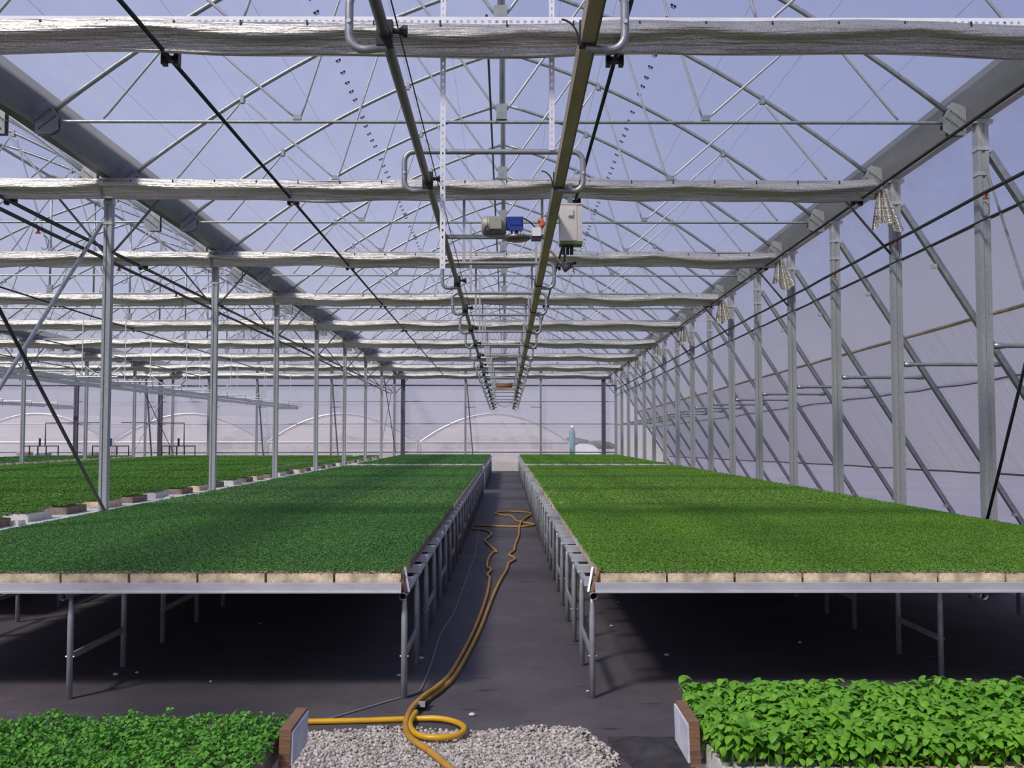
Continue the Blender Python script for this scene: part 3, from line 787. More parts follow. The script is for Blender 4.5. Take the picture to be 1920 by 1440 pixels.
for px, m, lab in ((53, 'tank_pink', 'round pinkish tank at the far wall beside a white tank'), (84, 'tank_white', 'round white ribbed tank at the far wall'), (184, 'tank_pink', 'round pinkish tank standing alone at the far wall')):
    y = 47.6; X = (px - 949) * y / FPX
    b = MB(); b.tube([(0, 0, 0), (0, 0, .05), (0, 0, .30), (0, 0, .32), (0, 0, .60), (0, 0, .62), (0, 0, .90), (0, 0, .93)], [.36, .40, .40, .385, .40, .385, .40, .36], 20)
    tag(b.build('water_tank', m, None, False, loc=(X, y, 0)), lab, 'tank')

# outside: tunnels, hedge ------------------------------------------------
for i, cx in enumerate((-.8, -11.3, -21.8, -32.3, 9.9 + 30)):
    if i == 4: continue
    y0, y1 = 70.0, 96.0; w = 5.15; b = MB(); n = 24
    xs = [w * math.cos(a) for a in np.linspace(PI, 0, n)]
    def tz(x): return 1.22 + 1.98 * (1 - (abs(x) / w) ** 1.9)
    t = thing('tunnel', ['arched white film tunnel outside, straight behind the aisle', 'arched white film tunnel outside, first beyond the aisle tunnel on the far row side', 'arched white film tunnel outside, behind the black pipe manifolds', 'outermost arched white film tunnel outside'][i], 'tunnel', (cx, y0, 0), 'film tunnels outside')
    prof = [(-w, 0)] + [(x, tz(x)) for x in xs] + [(w, 0)]
    for yy in np.linspace(0, y1 - y0, 9):
        for x, z in prof: b.v.append((x, yy, z))
    m_ = len(prof)
    for j in range(8):
        for q in range(m_ - 1): b.f.append((j * m_ + q, j * m_ + q + 1, (j + 1) * m_ + q + 1, (j + 1) * m_ + q)); b.mi.append(0)
    b.build('cover', 'film_tunnel', t, True)
    e = MB(); e.add([(x, 0.0, z) for x, z in prof], [tuple(range(m_))]); e.build('end_sheet', 'film_tunnel', t)
    MB().tube([(x, -.05, z) for x, z in prof], .06, 6).build('hoop', 'strap', t)
    MB().tube([(-w, -.05, 1.22), (w, -.05, 1.22)], .05, 6).build('eave_bar', 'strap', t)
b = MB()
for i in range(36):
    x = -95 + i * 3.4 * .9 + random.uniform(-1, 1); h = random.uniform(1.0, 1.8); r = random.uniform(1.8, 2.8)
    b.tube([(x, 130, -.03), (x, 130, h * .4), (x, 130, h * .8), (x, 130, h)], [r, r * 1.1, r * .8, r * .2], 8)
tag(b.build('hedge', 'hedge_m', None, True), 'low grey-green hedge line on the horizon outside', 'hedge', kind='stuff')
b = MB(); b.prism([(-.9, 0), (-.9, .55), (-.7, .85), (-.35, 1.02), (.1, 1.05), (.5, .95), (.85, .7), (1.0, .4), (1.0, 0)], 0, 3.0)
tag(b.build('low_shelter', 'tank_white', None, loc=(6.0, 76, 0)), 'small white domed shelter outside beside the nearest tunnel', 'shelter')
t = thing('water_butt', 'tall teal tank with a pale cap outside behind the tunnel edge', 'tank', (4.75, 73, 0))
b = MB(); b.tube([(0, 0, 0), (0, 0, .1), (0, 0, 1.9), (0, 0, 2.2)], [.2, .22, .22, .12], 12); b.build('barrel', 'teal', t, True)
MB().tube([(0, 0, 2.2), (0, 0, 2.32), (0, 0, 2.42)], [.12, .13, .05], 10).build('cap', 'box_cream', t, True)

# ================================================================== BENCHES
ZP, ZC0, ZC1 = .672, .696, .752       # longitudinal pipe axis, cross channels
def bench(label, x0, x1, y0, y1, legs, frames, first_rim=True, step=.65, stops=None):
    t = thing('bench', label, 'bench', ((x0 + x1) / 2, y0, 0)); off = ((x0 + x1) / 2, y0, 0)
    for X in legs:
        MB().tube([(X, y0 - .03, ZP), (X, y1, ZP)], .023, 10, cap=False).build('side_pipe', 'leg', t, True, off=off)
    # cross channels that carry the trays
    b = MB(); L = x1 - x0
    ch = MB(); pr = .05 if step > .5 else .012; ch.box(-L / 2 - pr, L / 2 + pr, -.026, .026, ZC0, ZC1 - .001); chm = ch.mesh('cross_channel', 'alu')
    rim = MB(); rim.prism([(-L / 2 - .0, ZC0), (L / 2 + .0, ZC0), (L / 2 + .0, ZC1 + .004), (-L / 2, ZC1 + .004)], -.02, .02); rim.box(-L / 2, L / 2, -.03, .02, ZC0 - .002, ZC0 + .008)
    if first_rim: obj('front_rim', rim.mesh('front_rim', 'alu'), t, (0, 0, 0))
    y = .30; i = 0
    while y < y1 - y0 - .05:
        obj('cross_channel', chm, t, (0, y, 0)); y += step; i += 1
    for (X, ys) in frames:
        for (ya, yb) in ys:
            for yy in (ya, yb):
                lg = MB(); lg.tube([(X, yy, 0), (X, yy, .52), (X, yy, .60), (X, yy, ZP - .015)], [.021, .021, .016, .012], 8); lg.build('leg', 'leg', t, True, off=off)
            rg = MB().beam((X, ya + .02, .27), (X, yb - .02, .27), .016, .04).build('rung', 'leg', t, off=off)
            MB().cyl((X - .028, ya, .27), (X + .028, ya, .27), .007, 6).build('bolt', 'leg', rg, off=off)
    if stops:
        for X, s in stops:
            b = MB(); b.beam((X, .03, ZC0 - .01), (X + s * .055, .08, ZC1 + .08), .03, .05); b.build('wooden_stop', 'wood', t, off=(off[0], 0, 0))
            b = MB(); b.beam((X + s * -.03, .04, ZC0 - .01), (X + s * .005, .12, ZC1 + .08), .012, .04); b.build('stop_bracket', 'alu', t, off=(off[0], 0, 0))
    return t
YF = 6.55; YG = 29.7; YH = 31.4; YE = 46.2
fr_near = [(YF + .10 + 1.78 * i, YF + 1.02 + 1.78 * i) for i in range(13)]
fr_far = [(YH + .10 + 1.78 * i, YH + 1.02 + 1.78 * i) for i in range(8)]
LX0, LX1 = -4.62, -.67; RX0, RX1 = .57, 4.98
lleg = (-.66, -2.82, -4.45); rleg = (.56, 3.06, 4.9)
bench('long aluminium bench carrying the darker green seedlings beside the aisle', LX0, LX1, YF, YG, lleg, [(X, fr_near) for X in lleg], stops=((-.66, -1),))
frn = [(a + .55, b_ + .4) for a, b_ in fr_near[:12]]
bench('long aluminium bench carrying the brighter green seedlings beside the raking wall', RX0, RX1, YF, YG, rleg, [(rleg[0], fr_near), (rleg[1], frn), (rleg[2], frn)], stops=((.565, 1),))
bench('rear aluminium bench behind the darker seedlings near the far wall', LX0, LX1, YH, YE, lleg, [(lleg[0], fr_far)])
bench('rear aluminium bench behind the brighter seedlings near the far wall', RX0, RX1, YH, YE, rleg, [(rleg[0], fr_far), (rleg[2], fr_far)])
FY = 2.46
bench('near aluminium bench carrying the curly seedlings at the gravel patch', -3.0, -.66, FY, FY + .70, (-.72, -2.7), [(-.72, [(FY + .06, FY + .64)]), (-2.7, [(FY + .06, FY + .64)])], True, .33)
FY2 = 2.70
bench('near aluminium bench carrying the large leafed basil', .57, 2.55, FY2, FY2 + .70, (.62, 2.4), [(.66, [(FY2 + .06, FY2 + .64)]), (2.4, [(FY2 + .06, FY2 + .64)])], True, .33)

# white-topped bench in the second span (notched around the columns)
def sheet_bench(label, x0, x1, y0, y1, cols, zt=.67):
    t = thing('bench', label, 'bench', ((x0 + x1) / 2, y0, 0)); off = ((x0 + x1) / 2, y0, 0)
    b = MB(); y = y0
    ysp = [YK(k) for k in range(-2, K1 + 1, 2) if y0 < YK(k) < y1 - .2] if cols else []
    for yc in ysp:
        b.box(x0, x1, y, yc - .08, zt - .035, zt)
        b.box(x0, cols - .085, yc - .08, yc + .08, zt - .035, zt); b.box(cols + .125, x1, yc - .08, yc + .08, zt - .035, zt)
        y = yc + .08
    b.box(x0, x1, y, y1, zt - .035, zt)
    b.build('bench_top', 'bench_sheet', t, off=off)
    y = y0 + .4
    while y < y1 - .3:
        for X in (x0 + .3, x1 - .3): MB().tube([(X, y, 0), (X, y, zt - .035)], .022, 6).build('leg', 'leg', t, True, off=off)
        y += 2.4
sheet_bench('broad white-topped bench with spaced-out seed trays behind the left columns', -10.05, -4.72, 9.2, 46.2, XL)
sheet_bench('broad white-topped bench farther off between the left columns and the far row', -15.5, -10.07, 17.0, 46.2, None)
sheet_bench('broad white-topped bench in the farthest side span', -21.4, -16.4, 30.0, 46.2, None)

# ================================================================== TRAYS AND PLANTS
TW, TL, TH = .43, .645, .058           # tray footprint and height
def tray_body(mat, dark=False, cells=True):
    b = MB(); w, l = TW / 2 - .004, TL / 2 - .003; t_ = .010
    b.box(-w, w, -l, -l + t_, 0, TH); b.box(-w, w, l - t_, l, 0, TH); b.box(-w, -w + t_, -l + t_, l - t_, 0, TH); b.box(w - t_, w, -l + t_, l - t_, 0, TH)
    b.box(-w + t_, w - t_, -l + t_, l - t_, 0, TH - .014, 1)
    if cells:
        for i in range(1, 10):
            x = -w + 2 * w * i / 10; b.box(x - .004, x + .004, -l + t_, l - t_, TH - .014, TH - .002)
        for i in range(1, 15):
            y = -l + 2 * l * i / 15; b.box(-w + t_, w - t_, y - .004, y + .004, TH - .013, TH - .003)
    return b.mesh('tray_body', [mat, 'soil'])
def leaves_np(n_pl, per, wx_, ly, rad, size, h, hv, seed, tilt=.55, quadcurve=True, gapnoise=None, dome=None):
    """seedling canopy: clusters of small folded leaves; returns V, F(quads), tone"""
    r = np.random.default_rng(seed)
    nxp = max(1, int(round(math.sqrt(n_pl * wx_ / ly)))); nyp = max(1, int(round(n_pl / nxp)))
    gx, gy = np.meshgrid((np.arange(nxp) + .5) / nxp - .5, (np.arange(nyp) + .5) / nyp - .5)
    P = np.stack([gx.ravel() * wx_, gy.ravel() * ly], 1); P += r.uniform(-.35, .35, P.shape) * np.array([wx_ / nxp, ly / nyp])
    n = len(P); ph = h + r.normal(0, hv, n)
    if gapnoise:
        g_ = np.sin(P[:, 0] * gapnoise + seed) * np.sin(P[:, 1] * gapnoise * 1.17 + 2 * seed) + .6 * np.sin(P[:, 0] * gapnoise * 2.3) * np.sin(P[:, 1] * gapnoise * 2.1 + 1)
        ph = ph + .012 * g_; P = P[g_ > -.62]; ph = ph[g_ > -.62]; n = len(P)
    ptone = r.uniform(.1, .9, n)
    i = np.repeat(np.arange(n), per); N_ = len(i)
    ang = np.tile(np.arange(per) * 2 * PI / per, n) + np.repeat(r.uniform(0, 6.28, n), per) + r.uniform(-.4, .4, N_)
    rr = rad * r.uniform(.25, 1.0, N_)
    d = np.stack([np.cos(ang), np.sin(ang)], 1); s_ = np.stack([-np.sin(ang), np.cos(ang)], 1)
    c = P[i] + d * rr[:, None]
    z = ph[i] + r.normal(0, hv * .6, N_) - (rr * .35 if dome is None else dome * (rr / rad) ** 2)
    sz = size * r.uniform(.7, 1.25, N_); tl = r.normal(.15, tilt, N_) if dome is None else .9 * rr / rad - .1 + r.normal(0, tilt, N_); roll = r.normal(0, .35, N_)
    ct, st = np.cos(tl), np.sin(tl)
    D = np.stack([d[:, 0] * ct, d[:, 1] * ct, -st], 1); S = np.stack([s_[:, 0], s_[:, 1], np.zeros(N_)], 1)
    U = np.cross(D, S); S = S * np.cos(roll)[:, None] + U * np.sin(roll)[:, None]; U = np.cross(D, S)
    C = np.stack([c[:, 0], c[:, 1], z], 1); a = sz[:, None]
    if quadcurve:       # two quads folded along the midrib
        v = np.stack([C - D * a * .50, C - D * a * .02 + S * a * .48 + U * a * .08, C + D * a * .50 - U * a * .12, C - D * a * .02 - S * a * .48 + U * a * .08], 1)
        V = v.reshape(-1, 3); F = np.arange(len(V)).reshape(-1, 4)
        F = np.concatenate([F[:, [0, 1, 2]], F[:, [0, 2, 3]]])
        T = np.repeat(np.clip(ptone[i] + r.normal(0, .12, N_), 0, 1), 4)
    return V, F, T
def canopy(name, mat, *a, **k):
    V, F, T = leaves_np(*a, **k); return arrays(name, V, F, mat, T)

tray_me = tray_body('foam'); tray_me2 = tray_body('foam_dark'); tray_me3 = tray_body('foam_white')
can_dark = [canopy('seedlings', 'leaf_dark', 560, 8, TW + .012, TL + .012, .013, .0125, .026, .003, 20 + i, .30, True, None, .011) for i in range(4)]
can_light = [canopy('seedlings', 'leaf_light', 720, 7, TW + .012, TL + .012, .0115, .0115, .021, .0025, 30 + i, .28, True, None, .007) for i in range(4)]
can_mid = [canopy('seedlings', 'leaf_mid', 260, 7, TW * 1.03, TL * 1.03, .022, .024, .042, .007, 40 + i, .42) for i in range(4)]
def seed_tray(x, y, z, body, can, label, group, rz=0, zs=1.0):
    t = thing('seed_tray', label, 'seed tray', (x, y, z), group)
    t.rotation_euler = (0, 0, rz)
    obj('tray_body', body, t).scale = (1, 1, zs)
    o = obj('seedlings', can, t, (0, 0, TH * zs)); o['kind'] = 'stuff'
    return t
NEAR = 10
def fill_bench(x0, x1, y0, y1, cans, labels, groups, mats, near, seed, zb):
    r = random.Random(seed); nc = int(round((x1 - x0) / .437)); dx = (x1 - x0) / nc
    ny = int((y1 - y0) / .65)
    far = []
    for j in range(ny):
        y = y0 + .03 + TL / 2 + j * .65
        for i in range(nc):
            x = x0 + dx * (i + .5) + r.uniform(-.002, .002)
            if j < near:
                fr = j == 0
                seed_tray(x, y, zb, (tray_me2 if (x1 < 0 and i == nc - 1 and not fr) else r.choice([tray_me, tray_me, tray_me3 if not fr else tray_me])), r.choice(cans), labels % (nth(j + 1), nth((nc - i) if x1 < 0 else i + 1)), groups, r.choice((0, PI)))  # dark foam on the left bench's aisle-edge trays paints in that side's shade
            else: far.append((x, y))
    return far
def far_trays(name, pts, zb, mat, label, seed, lod=70, size=.036, body='foam', TH=TH):
    """all the trays beyond the ones built singly: one mesh, tray boxes plus leaves"""
    Vs, Fs, Ts, MI = [], [], [], []; o = 0
    cs = [leaves_np(lod, 5, TW * 1.02, TL * 1.02, .028, size, .026, .004, seed + i, .30) for i in range(4)]
    r = np.random.default_rng(seed); w, l = TW / 2, TL / 2 - .002
    bv = np.array([(-w, -l, 0), (w, -l, 0), (w, l, 0), (-w, l, 0), (-w, -l, TH), (w, -l, TH), (w, l, TH), (-w, l, TH)])
    q = [(4, 5, 6, 7), (0, 1, 5, 4), (1, 2, 6, 5), (2, 3, 7, 6), (3, 0, 4, 7)]; bf = np.array([t for a, b_, c, d in q for t in ((a, b_, c), (a, c, d))])
    for x, y in pts:
        V, F, T = cs[r.integers(4)]; sg = 1 if r.random() < .5 else -1
        Vs.append(V * np.array([sg, sg, 1]) + np.array([x, y, zb + TH])); Fs.append(F + o); Ts.append(T); MI.append(np.zeros(len(F), int)); o += len(V)
        Vs.append(bv + np.array([x, y, zb])); Fs.append(bf + o); Ts.append(np.zeros(8)); MI.append(np.ones(len(bf), int)); o += 8
    me = arrays(name, np.concatenate(Vs), np.concatenate(Fs), [mat, body], np.concatenate(Ts))
    me.polygons.foreach_set('material_index', np.concatenate(MI).astype(np.int32))
    return tag(obj(name, me), label, 'seed trays', None, 'stuff')
fp = fill_bench(LX0, LX1, YF, YG, can_dark, 'foam tray of darker seedlings, %s row behind the front rim, %s from the aisle', 'darker seedling trays', None, NEAR, 1, ZC1)
far_trays('seed_trays', fp, ZC1, 'leaf_dark', 'carpet of darker green seedling trays on the rear half of the long bench', 50, 110, .026)
fp = fill_bench(RX0 + .03, RX1, YF, YG, can_light, 'foam tray of brighter seedlings, %s row behind the front rim, %s from the aisle', 'brighter seedling trays', None, NEAR, 2, ZC1)
far_trays('seed_trays', fp, ZC1, 'leaf_light', 'carpet of brighter green seedling trays on the rear half of the long bench', 60, 110, .026)
def grid(x0, x1, y0, y1, jitter=0, sx=.437, sy=.65):
    return [(x, y) for y in np.arange(y0 + TL / 2, y1 - TL / 2, sy) for x in np.arange(x0 + TW / 2, x1 - TW / 2 + .001, sx)]
far_trays('seed_trays', grid(LX0, LX1, YH + .05, YE), ZC1, 'leaf_dark', 'darker seedling trays on the rear bench by the far wall', 70, body='foam_white')
far_trays('seed_trays', grid(RX0 + .03, RX1, YH + .05, YE), ZC1, 'leaf_light', 'brighter seedling trays on the rear bench by the far wall', 74, body='foam_white')
# second span: edge column spaced out, inside full
r = random.Random(5); y = 11.0; bodies = [tray_me2, tray_me3, tray_me2, tray_me]
i = 0; ZS = .67
while y < 45.5:
    seed_tray(-5.64 - TW / 2 - .03 * (i % 3), y + TL / 2, ZS, bodies[i % 4], can_mid[i % 4], 'foam seed tray standing apart on the white-topped bench edge, %s towards the far wall' % nth(i + 1), 'spaced edge trays of the white-topped bench', 0, 1.6)
    y += 1.12; i += 1
xin = -6.16
for j in range(24):
    seed_tray(xin - TW / 2, 9.6 + TL / 2 + j * .66, ZS, tray_me, r.choice(can_mid), 'foam seed tray just behind the spaced edge trays, %s towards the far wall' % nth(j + 1), 'first full row of the white-topped bench', 0, 1.6)
pts = [(x, y_) for x, y_ in grid(-9.95, xin - TW - .01, 9.4, 46.0)] + [(xin - TW / 2 + .01, y_) for y_ in np.arange(9.6 + TL / 2 + 24 * .66, 45.6, .66)]
far_trays('seed_trays', pts, ZS, 'leaf_mid', 'carpet of seedling trays filling the white-topped bench behind the left columns', 80, 80, .040, TH=.093)
far_trays('seed_trays', grid(-15.24, -9.99, 17.2, 46.0), ZS, 'leaf_mid', 'carpet of seedling trays filling the farther white-topped bench', 84, 60, .042, 'foam_white', .093)
far_trays('seed_trays', grid(-21.1, -16.7, 30.2, 46.0), ZS, 'leaf_dark', 'carpet of seedling trays in the farthest side span', 88, 50, .045, TH=.093)
for px, py, w in ((33, 985, .10), (317, 938, .09)):
    p = on_floor(px, py, ZS)
    b = MB(); b.box(-w / 2, w / 2, -.09, .09, 0, .05); b.box(-w / 2 + .01, w / 2 - .01, -.08, .08, .05, .058)
    tag(b.build('foam_block', 'foam_white', None, loc=(p.x, p.y, ZS)), 'small loose white foam block on the bench %s' % ('between two spaced trays' if px > 100 else 'beside the nearest spaced tray'), 'foam block', 'loose foam blocks')

# --- near left: curly seedlings
can_curly = [canopy('seedlings', 'leaf_curly', 430, 20, TW + .01, TL + .01, .023, .0135, .040, .007, 140 + i, .35, True, 26, .026) for i in range(3)]
for i in range(5):
    t = thing('seed_tray', 'grey foam seed tray with curly clumps of seedlings at the end beside the gravel' if i == 0 else 'grey foam seed tray of curly seedlings, %s from the gravel' % nth(i + 1), 'seed tray',
              (-.665 - TW / 2 - i * .437, FY + .03 + TL / 2, ZC1), None if i == 0 else 'curly seedling trays')
    obj('tray_body', tray_me2, t); o = obj('seedlings', can_curly[i % 3], t, (0, 0, TH)); o['kind'] = 'stuff'
# --- near right: large leafed basil, leaves as parts
def basil_leaf(seed):
    r = random.Random(seed); b = MB(); n = 6
    L, W = .030, .025
    for i in range(n + 1):
        u = i / n; w = W * .5 * math.sin(PI * min(1, u * .93 + .05)) ** .6 * (1.05 - .12 * u)
        z = .010 * math.sin(PI * u) - .012 * u * u + r.uniform(-.0005, .0005)
        for s in (-1, -.5, 0, .5, 1):
            b.v.append((u * L, s * w, z + .006 * (1 - abs(s)) * math.sin(PI * u) * (-.4) - .005 * s * s * math.sin(PI * u)))
    for i in range(n):
        for j in range(4): p = i * 5 + j; b.f.append((p, p + 1, p + 6, p + 5)); b.mi.append(0)
    me = b.mesh('leaf', 'leaf_basil', True)
    a = me.attributes.new('tone', 'FLOAT', 'POINT'); a.data.foreach_set('value', [r.uniform(.1, .9)] * len(me.vertices))
    return me
leaf_me = [basil_leaf(i) for i in range(7)]
def leaf_arrays(me, M):
    v = np.array([tuple(x.co) for x in me.vertices]); R = np.array(M)
    return v @ R[:3, :3].T + R[:3, 3]
def basil_tray(x, y, label, group, parts, seed):
    r = random.Random(seed)
    t = thing('seed_tray', label, 'seed tray', (x, y, ZC1), group)
    obj('tray_body', tray_me3 if seed % 2 else tray_me, t)
    stems = MB(); cand = []
    nxp, nyp = 15, 22
    for iy in range(nyp):
        for ix in range(nxp):
            px = (ix + .5) / nxp * TW - TW / 2 + r.uniform(-.008, .008); py = (iy + .5) / nyp * (TL - .035) - TL / 2 + .03 + r.uniform(-.008, .008)
            h = TH + .074 + .016 * math.sin(px * 11 + seed) * math.sin(py * 9 + 1) + r.uniform(-.018, .022)
            stems.tube([(px, py, TH - .016), (px + r.uniform(-.006, .006), py + r.uniform(-.006, .006), h)], .0016, 3, cap=False)
            a0 = r.uniform(0, 6.28)
            for q in range(10):
                a = a0 + q * PI / 2 * 1.02 + r.uniform(-.4, .4)
                lvl = h - .018 * (q // 3) + r.uniform(-.004, .004); tl = r.uniform(-.35, .42) + .10 * (q // 3); sc = r.uniform(.65, 1.15) * (1 if q < 3 else .92)
                M = Matrix.Translation((px, py, lvl)) @ Matrix.Rotation(a, 4, 'Z') @ Matrix.Rotation(tl, 4, 'Y') @ Matrix.Rotation(r.uniform(-.35, .35), 4, 'X') @ Matrix.Scale(sc, 4)
                cand.append((lvl - .05 * py + (.02 if q < 3 else 0), M))
    stems.build('stems', 'leaf_basil', t)['kind'] = 'stuff'
    cand.sort(key=lambda c: -c[0])
    for s_, M in cand[:parts]:
        o = obj('leaf', r.choice(leaf_me), t); o.matrix_local = M
    Vs, Fs, Ts = [], [], []; o_ = 0
    fbase = np.array([p.vertices[:] for p in leaf_me[0].polygons])
    base = [np.array([tuple(x.co) for x in m_.vertices]) for m_ in leaf_me]
    for s_, M in cand[parts:]:
        R = np.array(M); v = r.choice(base) @ R[:3, :3].T + R[:3, 3]
        Vs.append(v); Fs.append(fbase + o_); Ts.append(np.full(len(v), r.uniform(.05, .9))); o_ += len(v)
    me = arrays('foliage', np.concatenate(Vs), np.concatenate(Fs), 'leaf_basil', np.concatenate(Ts))
    me.polygons.foreach_set('use_smooth', [True] * len(me.polygons))
    obj('foliage', me, t)['kind'] = 'stuff'
basil_tray(.575 + TW / 2, FY2 + .03 + TL / 2, 'foam seed tray of large leafed basil at the end with the white label board', None, 290, 1)
basil_tray(.575 + TW / 2 + .437, FY2 + .03 + TL / 2, 'foam seed tray of large leafed basil next after the tray at the label board', None, 290, 2)
basil_tray(.575 + TW / 2 + .874, FY2 + .03 + TL / 2, 'foam seed tray of large leafed basil third after the label board', None, 200, 3)
basil_tray(.575 + TW / 2 + 1.311, FY2 + .03 + TL / 2, 'foam seed tray of large leafed basil farthest from the label board', None, 60, 4)

# label boards at the tray ends
def label_board(x0, x1, y, z0, z1, side, lab, tilt):
    xm = (x0 + x1) / 2; t = thing('label_board', lab, 'board', (xm, y, z0))
    h = z1 - z0; w = x1 - x0
    bd = MB().box(-w / 2, w / 2, -.035, .20, 0, h).build('board', 'wood', t)
    s = 1 if side > 0 else -1
    MB().box(s * w / 2 if s > 0 else -w / 2 - .006, s * w / 2 + .006 if s > 0 else -w / 2, -.03, .195, .01, h - .008).build('paper', 'label_white', bd)
    t.rotation_euler = (0, tilt, 0)
    return t
label_board(-.646, -.614, 2.96, .7525, .865, 1, 'upright wooden board with pale paper beside the curly seedlings', .03)
label_board(.528, .5575, 2.98, .7525, .880, -1, 'upright wooden board with white paper label beside the basil', -.03)

# ================================================================== FLOOR THINGS
# gravel
gx0, gx1, gy0, gy1 = -1.7, .62, 3.0, 6.0
gn = 24000
r = np.random.default_rng(3)
P = np.stack([r.uniform(gx0, gx1, gn), r.uniform(gy0, gy1, gn)], 1)
edge = (P[:, 1] < 5.93 + .05 * np.sin(P[:, 0] * 7) - np.maximum(0, (P[:, 0] - .45)) * 3.0) & (P[:, 0] < .56 + .06 * np.sin(P[:, 1] * 6))
P = P[edge]
bm_v = []
phi = (1 + 5 ** .5) / 2
ico = np.array([(-1, phi, 0), (1, phi, 0), (-1, -phi, 0), (1, -phi, 0), (0, -1, phi), (0, 1, phi), (0, -1, -phi), (0, 1, -phi), (phi, 0, -1), (phi, 0, 1), (-phi, 0, -1), (-phi, 0, 1)]) / 1.902
icf = np.array([(0, 11, 5), (0, 5, 1), (0, 1, 7), (0, 7, 10), (0, 10, 11), (1, 5, 9), (5, 11, 4), (11, 10, 2), (10, 7, 6), (7, 1, 8), (3, 9, 4), (3, 4, 2), (3, 2, 6), (3, 6, 8), (3, 8, 9), (4, 9, 5), (2, 4, 11), (6, 2, 10), (8, 6, 7), (9, 8, 1)])
n = len(P); sc = r.uniform(.0065, .0130, (n, 1, 1)) * r.uniform(.7, 1.3, (n, 1, 3)); sc[:, :, 2] *= .75
jit = 1 + r.uniform(-.18, .18, (n, 12, 1)); V = ico[None] * jit * sc
ang = r.uniform(0, 6.28, n); c_, s_ = np.cos(ang)[:, None], np.sin(ang)[:, None]
V = np.stack([V[:, :, 0] * c_ - V[:, :, 1] * s_, V[:, :, 0] * s_ + V[:, :, 1] * c_, V[:, :, 2]], 2)
V += np.concatenate([P, r.uniform(.006, .018, (n, 1))], 1)[:, None, :]
F = (icf[None] + (np.arange(n) * 12)[:, None, None]).reshape(-1, 3)
tag(obj('gravel', arrays('gravel', V.reshape(-1, 3), F, 'gravel', np.repeat(r.random(n), 12))), 'pale loose gravel patch at the end of the aisle', 'gravel', None, 'stuff')
gb = MB(); gb.add([(gx0, gy0, .006), (.5, gy0, .006), (.55, 4.4, .006), (.50, 5.5, .006), (.40, 5.88, .006), (gx0, 5.9, .006)], [(0, 1, 2, 3, 4, 5)])
tag(gb.build('gravel_bed', 'pebble'), 'grit bed under the gravel patch', 'gravel', None, 'stuff')
# crumpled fold of the ground cover beside the gravel
fb = MB(); nn = 26
for j in range(nn):
    for i in range(nn):
        u, v = i / (nn - 1), j / (nn - 1); x = .62 + .42 * u; y_ = 4.7 + 1.1 * v
        ed = math.sin(PI * u) * math.sin(PI * v)
        fb.v.append((x + .05 * math.sin(5 * v), y_, .004 + ed ** .7 * (.035 + .022 * math.sin(9 * u + 5 * v) + .016 * math.sin(17 * v - 7 * u))))
for j in range(nn - 1):
    for i in range(nn - 1): p = j * nn + i; fb.f.append((p, p + 1, p + nn + 1, p + nn)); fb.mi.append(0)
tag(fb.build('cover_fold', 'fold_m', None, True), 'crumpled soiled fold of ground cover beside the gravel', 'ground cover')

# hoses
def smooth_path(pts, n=6):
    P = [Vector(p) for p in pts]; out = []
    for i in range(len(P) - 1):
        p0, p1, p2, p3 = P[max(i - 1, 0)], P[i], P[i + 1], P[min(i + 2, len(P) - 1)]
        for k in range(n):
            t = k / n
            out.append(.5 * ((2 * p1) + (p2 - p0) * t + (2 * p0 - 5 * p1 + 4 * p2 - p3) * t * t + (3 * p1 - p0 - 3 * p2 + p3) * t ** 3))
    out.append(P[-1]); return out
def floor_line(name, px, r_, mat, lab, cat, zs=None):
    pts = []
    for i, q in enumerate(px):
        z = r_ + (q[2] if len(q) > 2 else 0) + (.026 if on_floor(q[0], q[1]).y < 6.0 and cat == 'hose' else 0)
        p = on_floor(q[0], q[1], z); pts.append(p)
    b = MB(); b.tube(smooth_path(pts), r_, 8)
    return tag(b.build(name, mat, None, True), lab, cat)
A = [(540, 1353), (583, 1353), (680, 1351), (770, 1348), (820, 1347, .01), (855, 1354, .01), (871, 1366), (858, 1378), (825, 1383), (790, 1380), (772, 1368), (769, 1352, .02), (780, 1335, .02)]
floor_line('garden_hose', A, .0175, 'hose_bright', 'bright yellow hose looping on the gravel', 'hose')
B = [(880, 1470), (840, 1437), (808, 1410), (775, 1388), (762, 1370), (762, 1350, .03), (772, 1328, .035), (795, 1305, .03), (822, 1286, .03), (845, 1262), (872, 1215), (890, 1178), (905, 1140), (914, 1110), (918, 1085), (914, 1078), (921, 1068), (913, 1062), (917, 1045), (926, 1035), (931, 1034), (922, 1026), (909, 1014), (915, 1008), (921, 1001), (915, 996), (903, 993), (885, 992)]
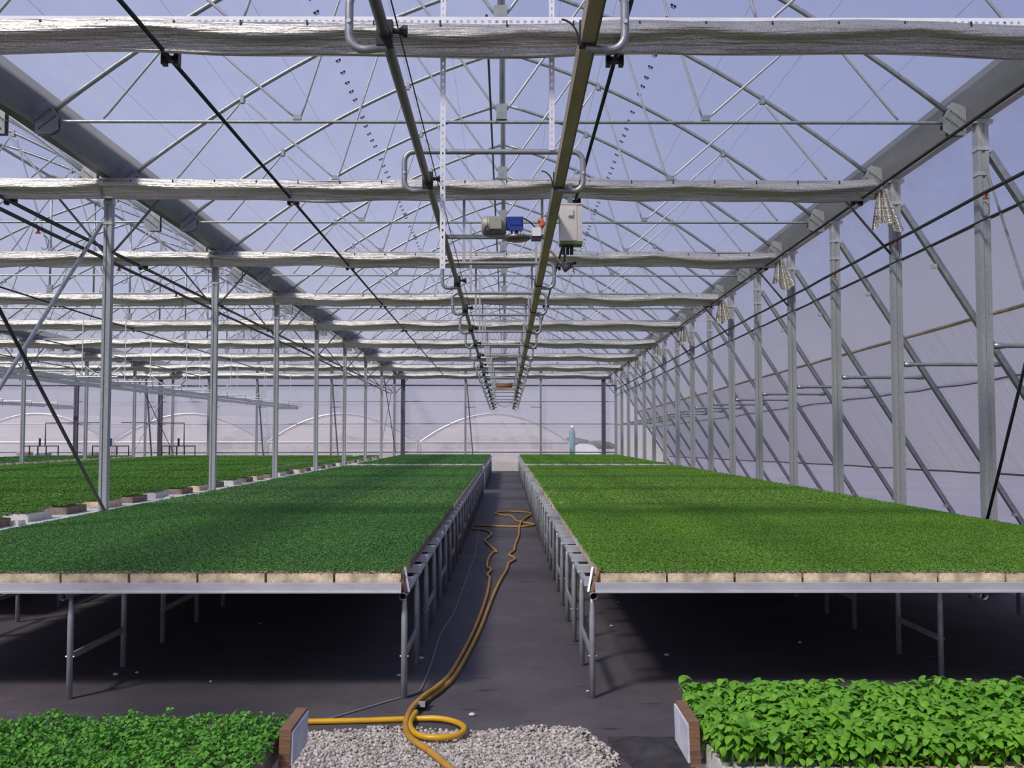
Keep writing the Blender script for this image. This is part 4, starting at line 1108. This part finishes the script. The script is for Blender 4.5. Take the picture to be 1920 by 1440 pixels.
floor_line('garden_hose', B, .0175, 'hose', 'brown-yellow hose running from the gravel up the aisle beneath the darker bench', 'hose')
Cc = [(788, 1325), (806, 1308), (830, 1290), (852, 1268), (880, 1220), (902, 1175), (920, 1128), (935, 1094), (950, 1068), (954, 1056), (966, 1048), (955, 1040), (964, 1032), (966, 1022), (973, 1003), (974, 988), (980, 975, .02), (995, 965), (990, 961), (955, 959), (928, 962), (945, 966), (958, 967), (968, 976), (985, 980), (1002, 984), (985, 987), (955, 987), (915, 986), (888, 985)]
floor_line('garden_hose', Cc, .0175, 'hose', 'brown-yellow hose snaking up the middle of the aisle into a loop', 'hose')
p = on_floor(792, 1322, .03)
t = thing('hose_coupling', 'small dark hose coupling lying at the joint of the hoses', 'coupling', p)
MB().tube([(-.05, -.10, .0), (-.02, -.03, .0), (.0, 0, .0), (.03, .07, 0)], [.018, .022, .022, .018], 8).build('sleeve', 'black', t, True)
MB().box(-.03, .02, -.05, -.02, .0, .03).build('clip', 'bolt', t)
D_ = [(600, 1352), (660, 1335), (720, 1317), (770, 1303), (785, 1297), (795, 1280), (808, 1245), (820, 1205), (830, 1182), (848, 1155), (862, 1120), (878, 1075), (890, 1040), (895, 1015), (899, 990)]
floor_line('cable', D_, .006, 'cable_grey', 'thin grey cable lying along the foot of the darker bench', 'cable')
# loose pebbles on the cover
for i, (px, py) in enumerate(((395, 1279), (257, 1263), (217, 1267), (487, 1170), (748, 1268), (790, 1236), (1160, 1130), (1146, 1175), (1250, 1230), (1102, 1297), (1500, 1206), (885, 1343), (840, 1350))):
    q = on_floor(px, py); s = .009 + .004 * (i % 3)
    me = bpy.data.meshes.new('pebble'); rr = random.Random(i)
    me.from_pydata([tuple(a * s * rr.uniform(.8, 1.2) * k for a, k in zip(v, (1.3, 1, .7))) for v in ico.tolist()], [], icf.tolist()); me.materials.append(MAT['foam_white'])
    tag(obj('pebble', me, None, (q.x, q.y, s * .6)), 'pale pebble lying loose on the dark ground cover', 'pebble', 'loose pebbles')
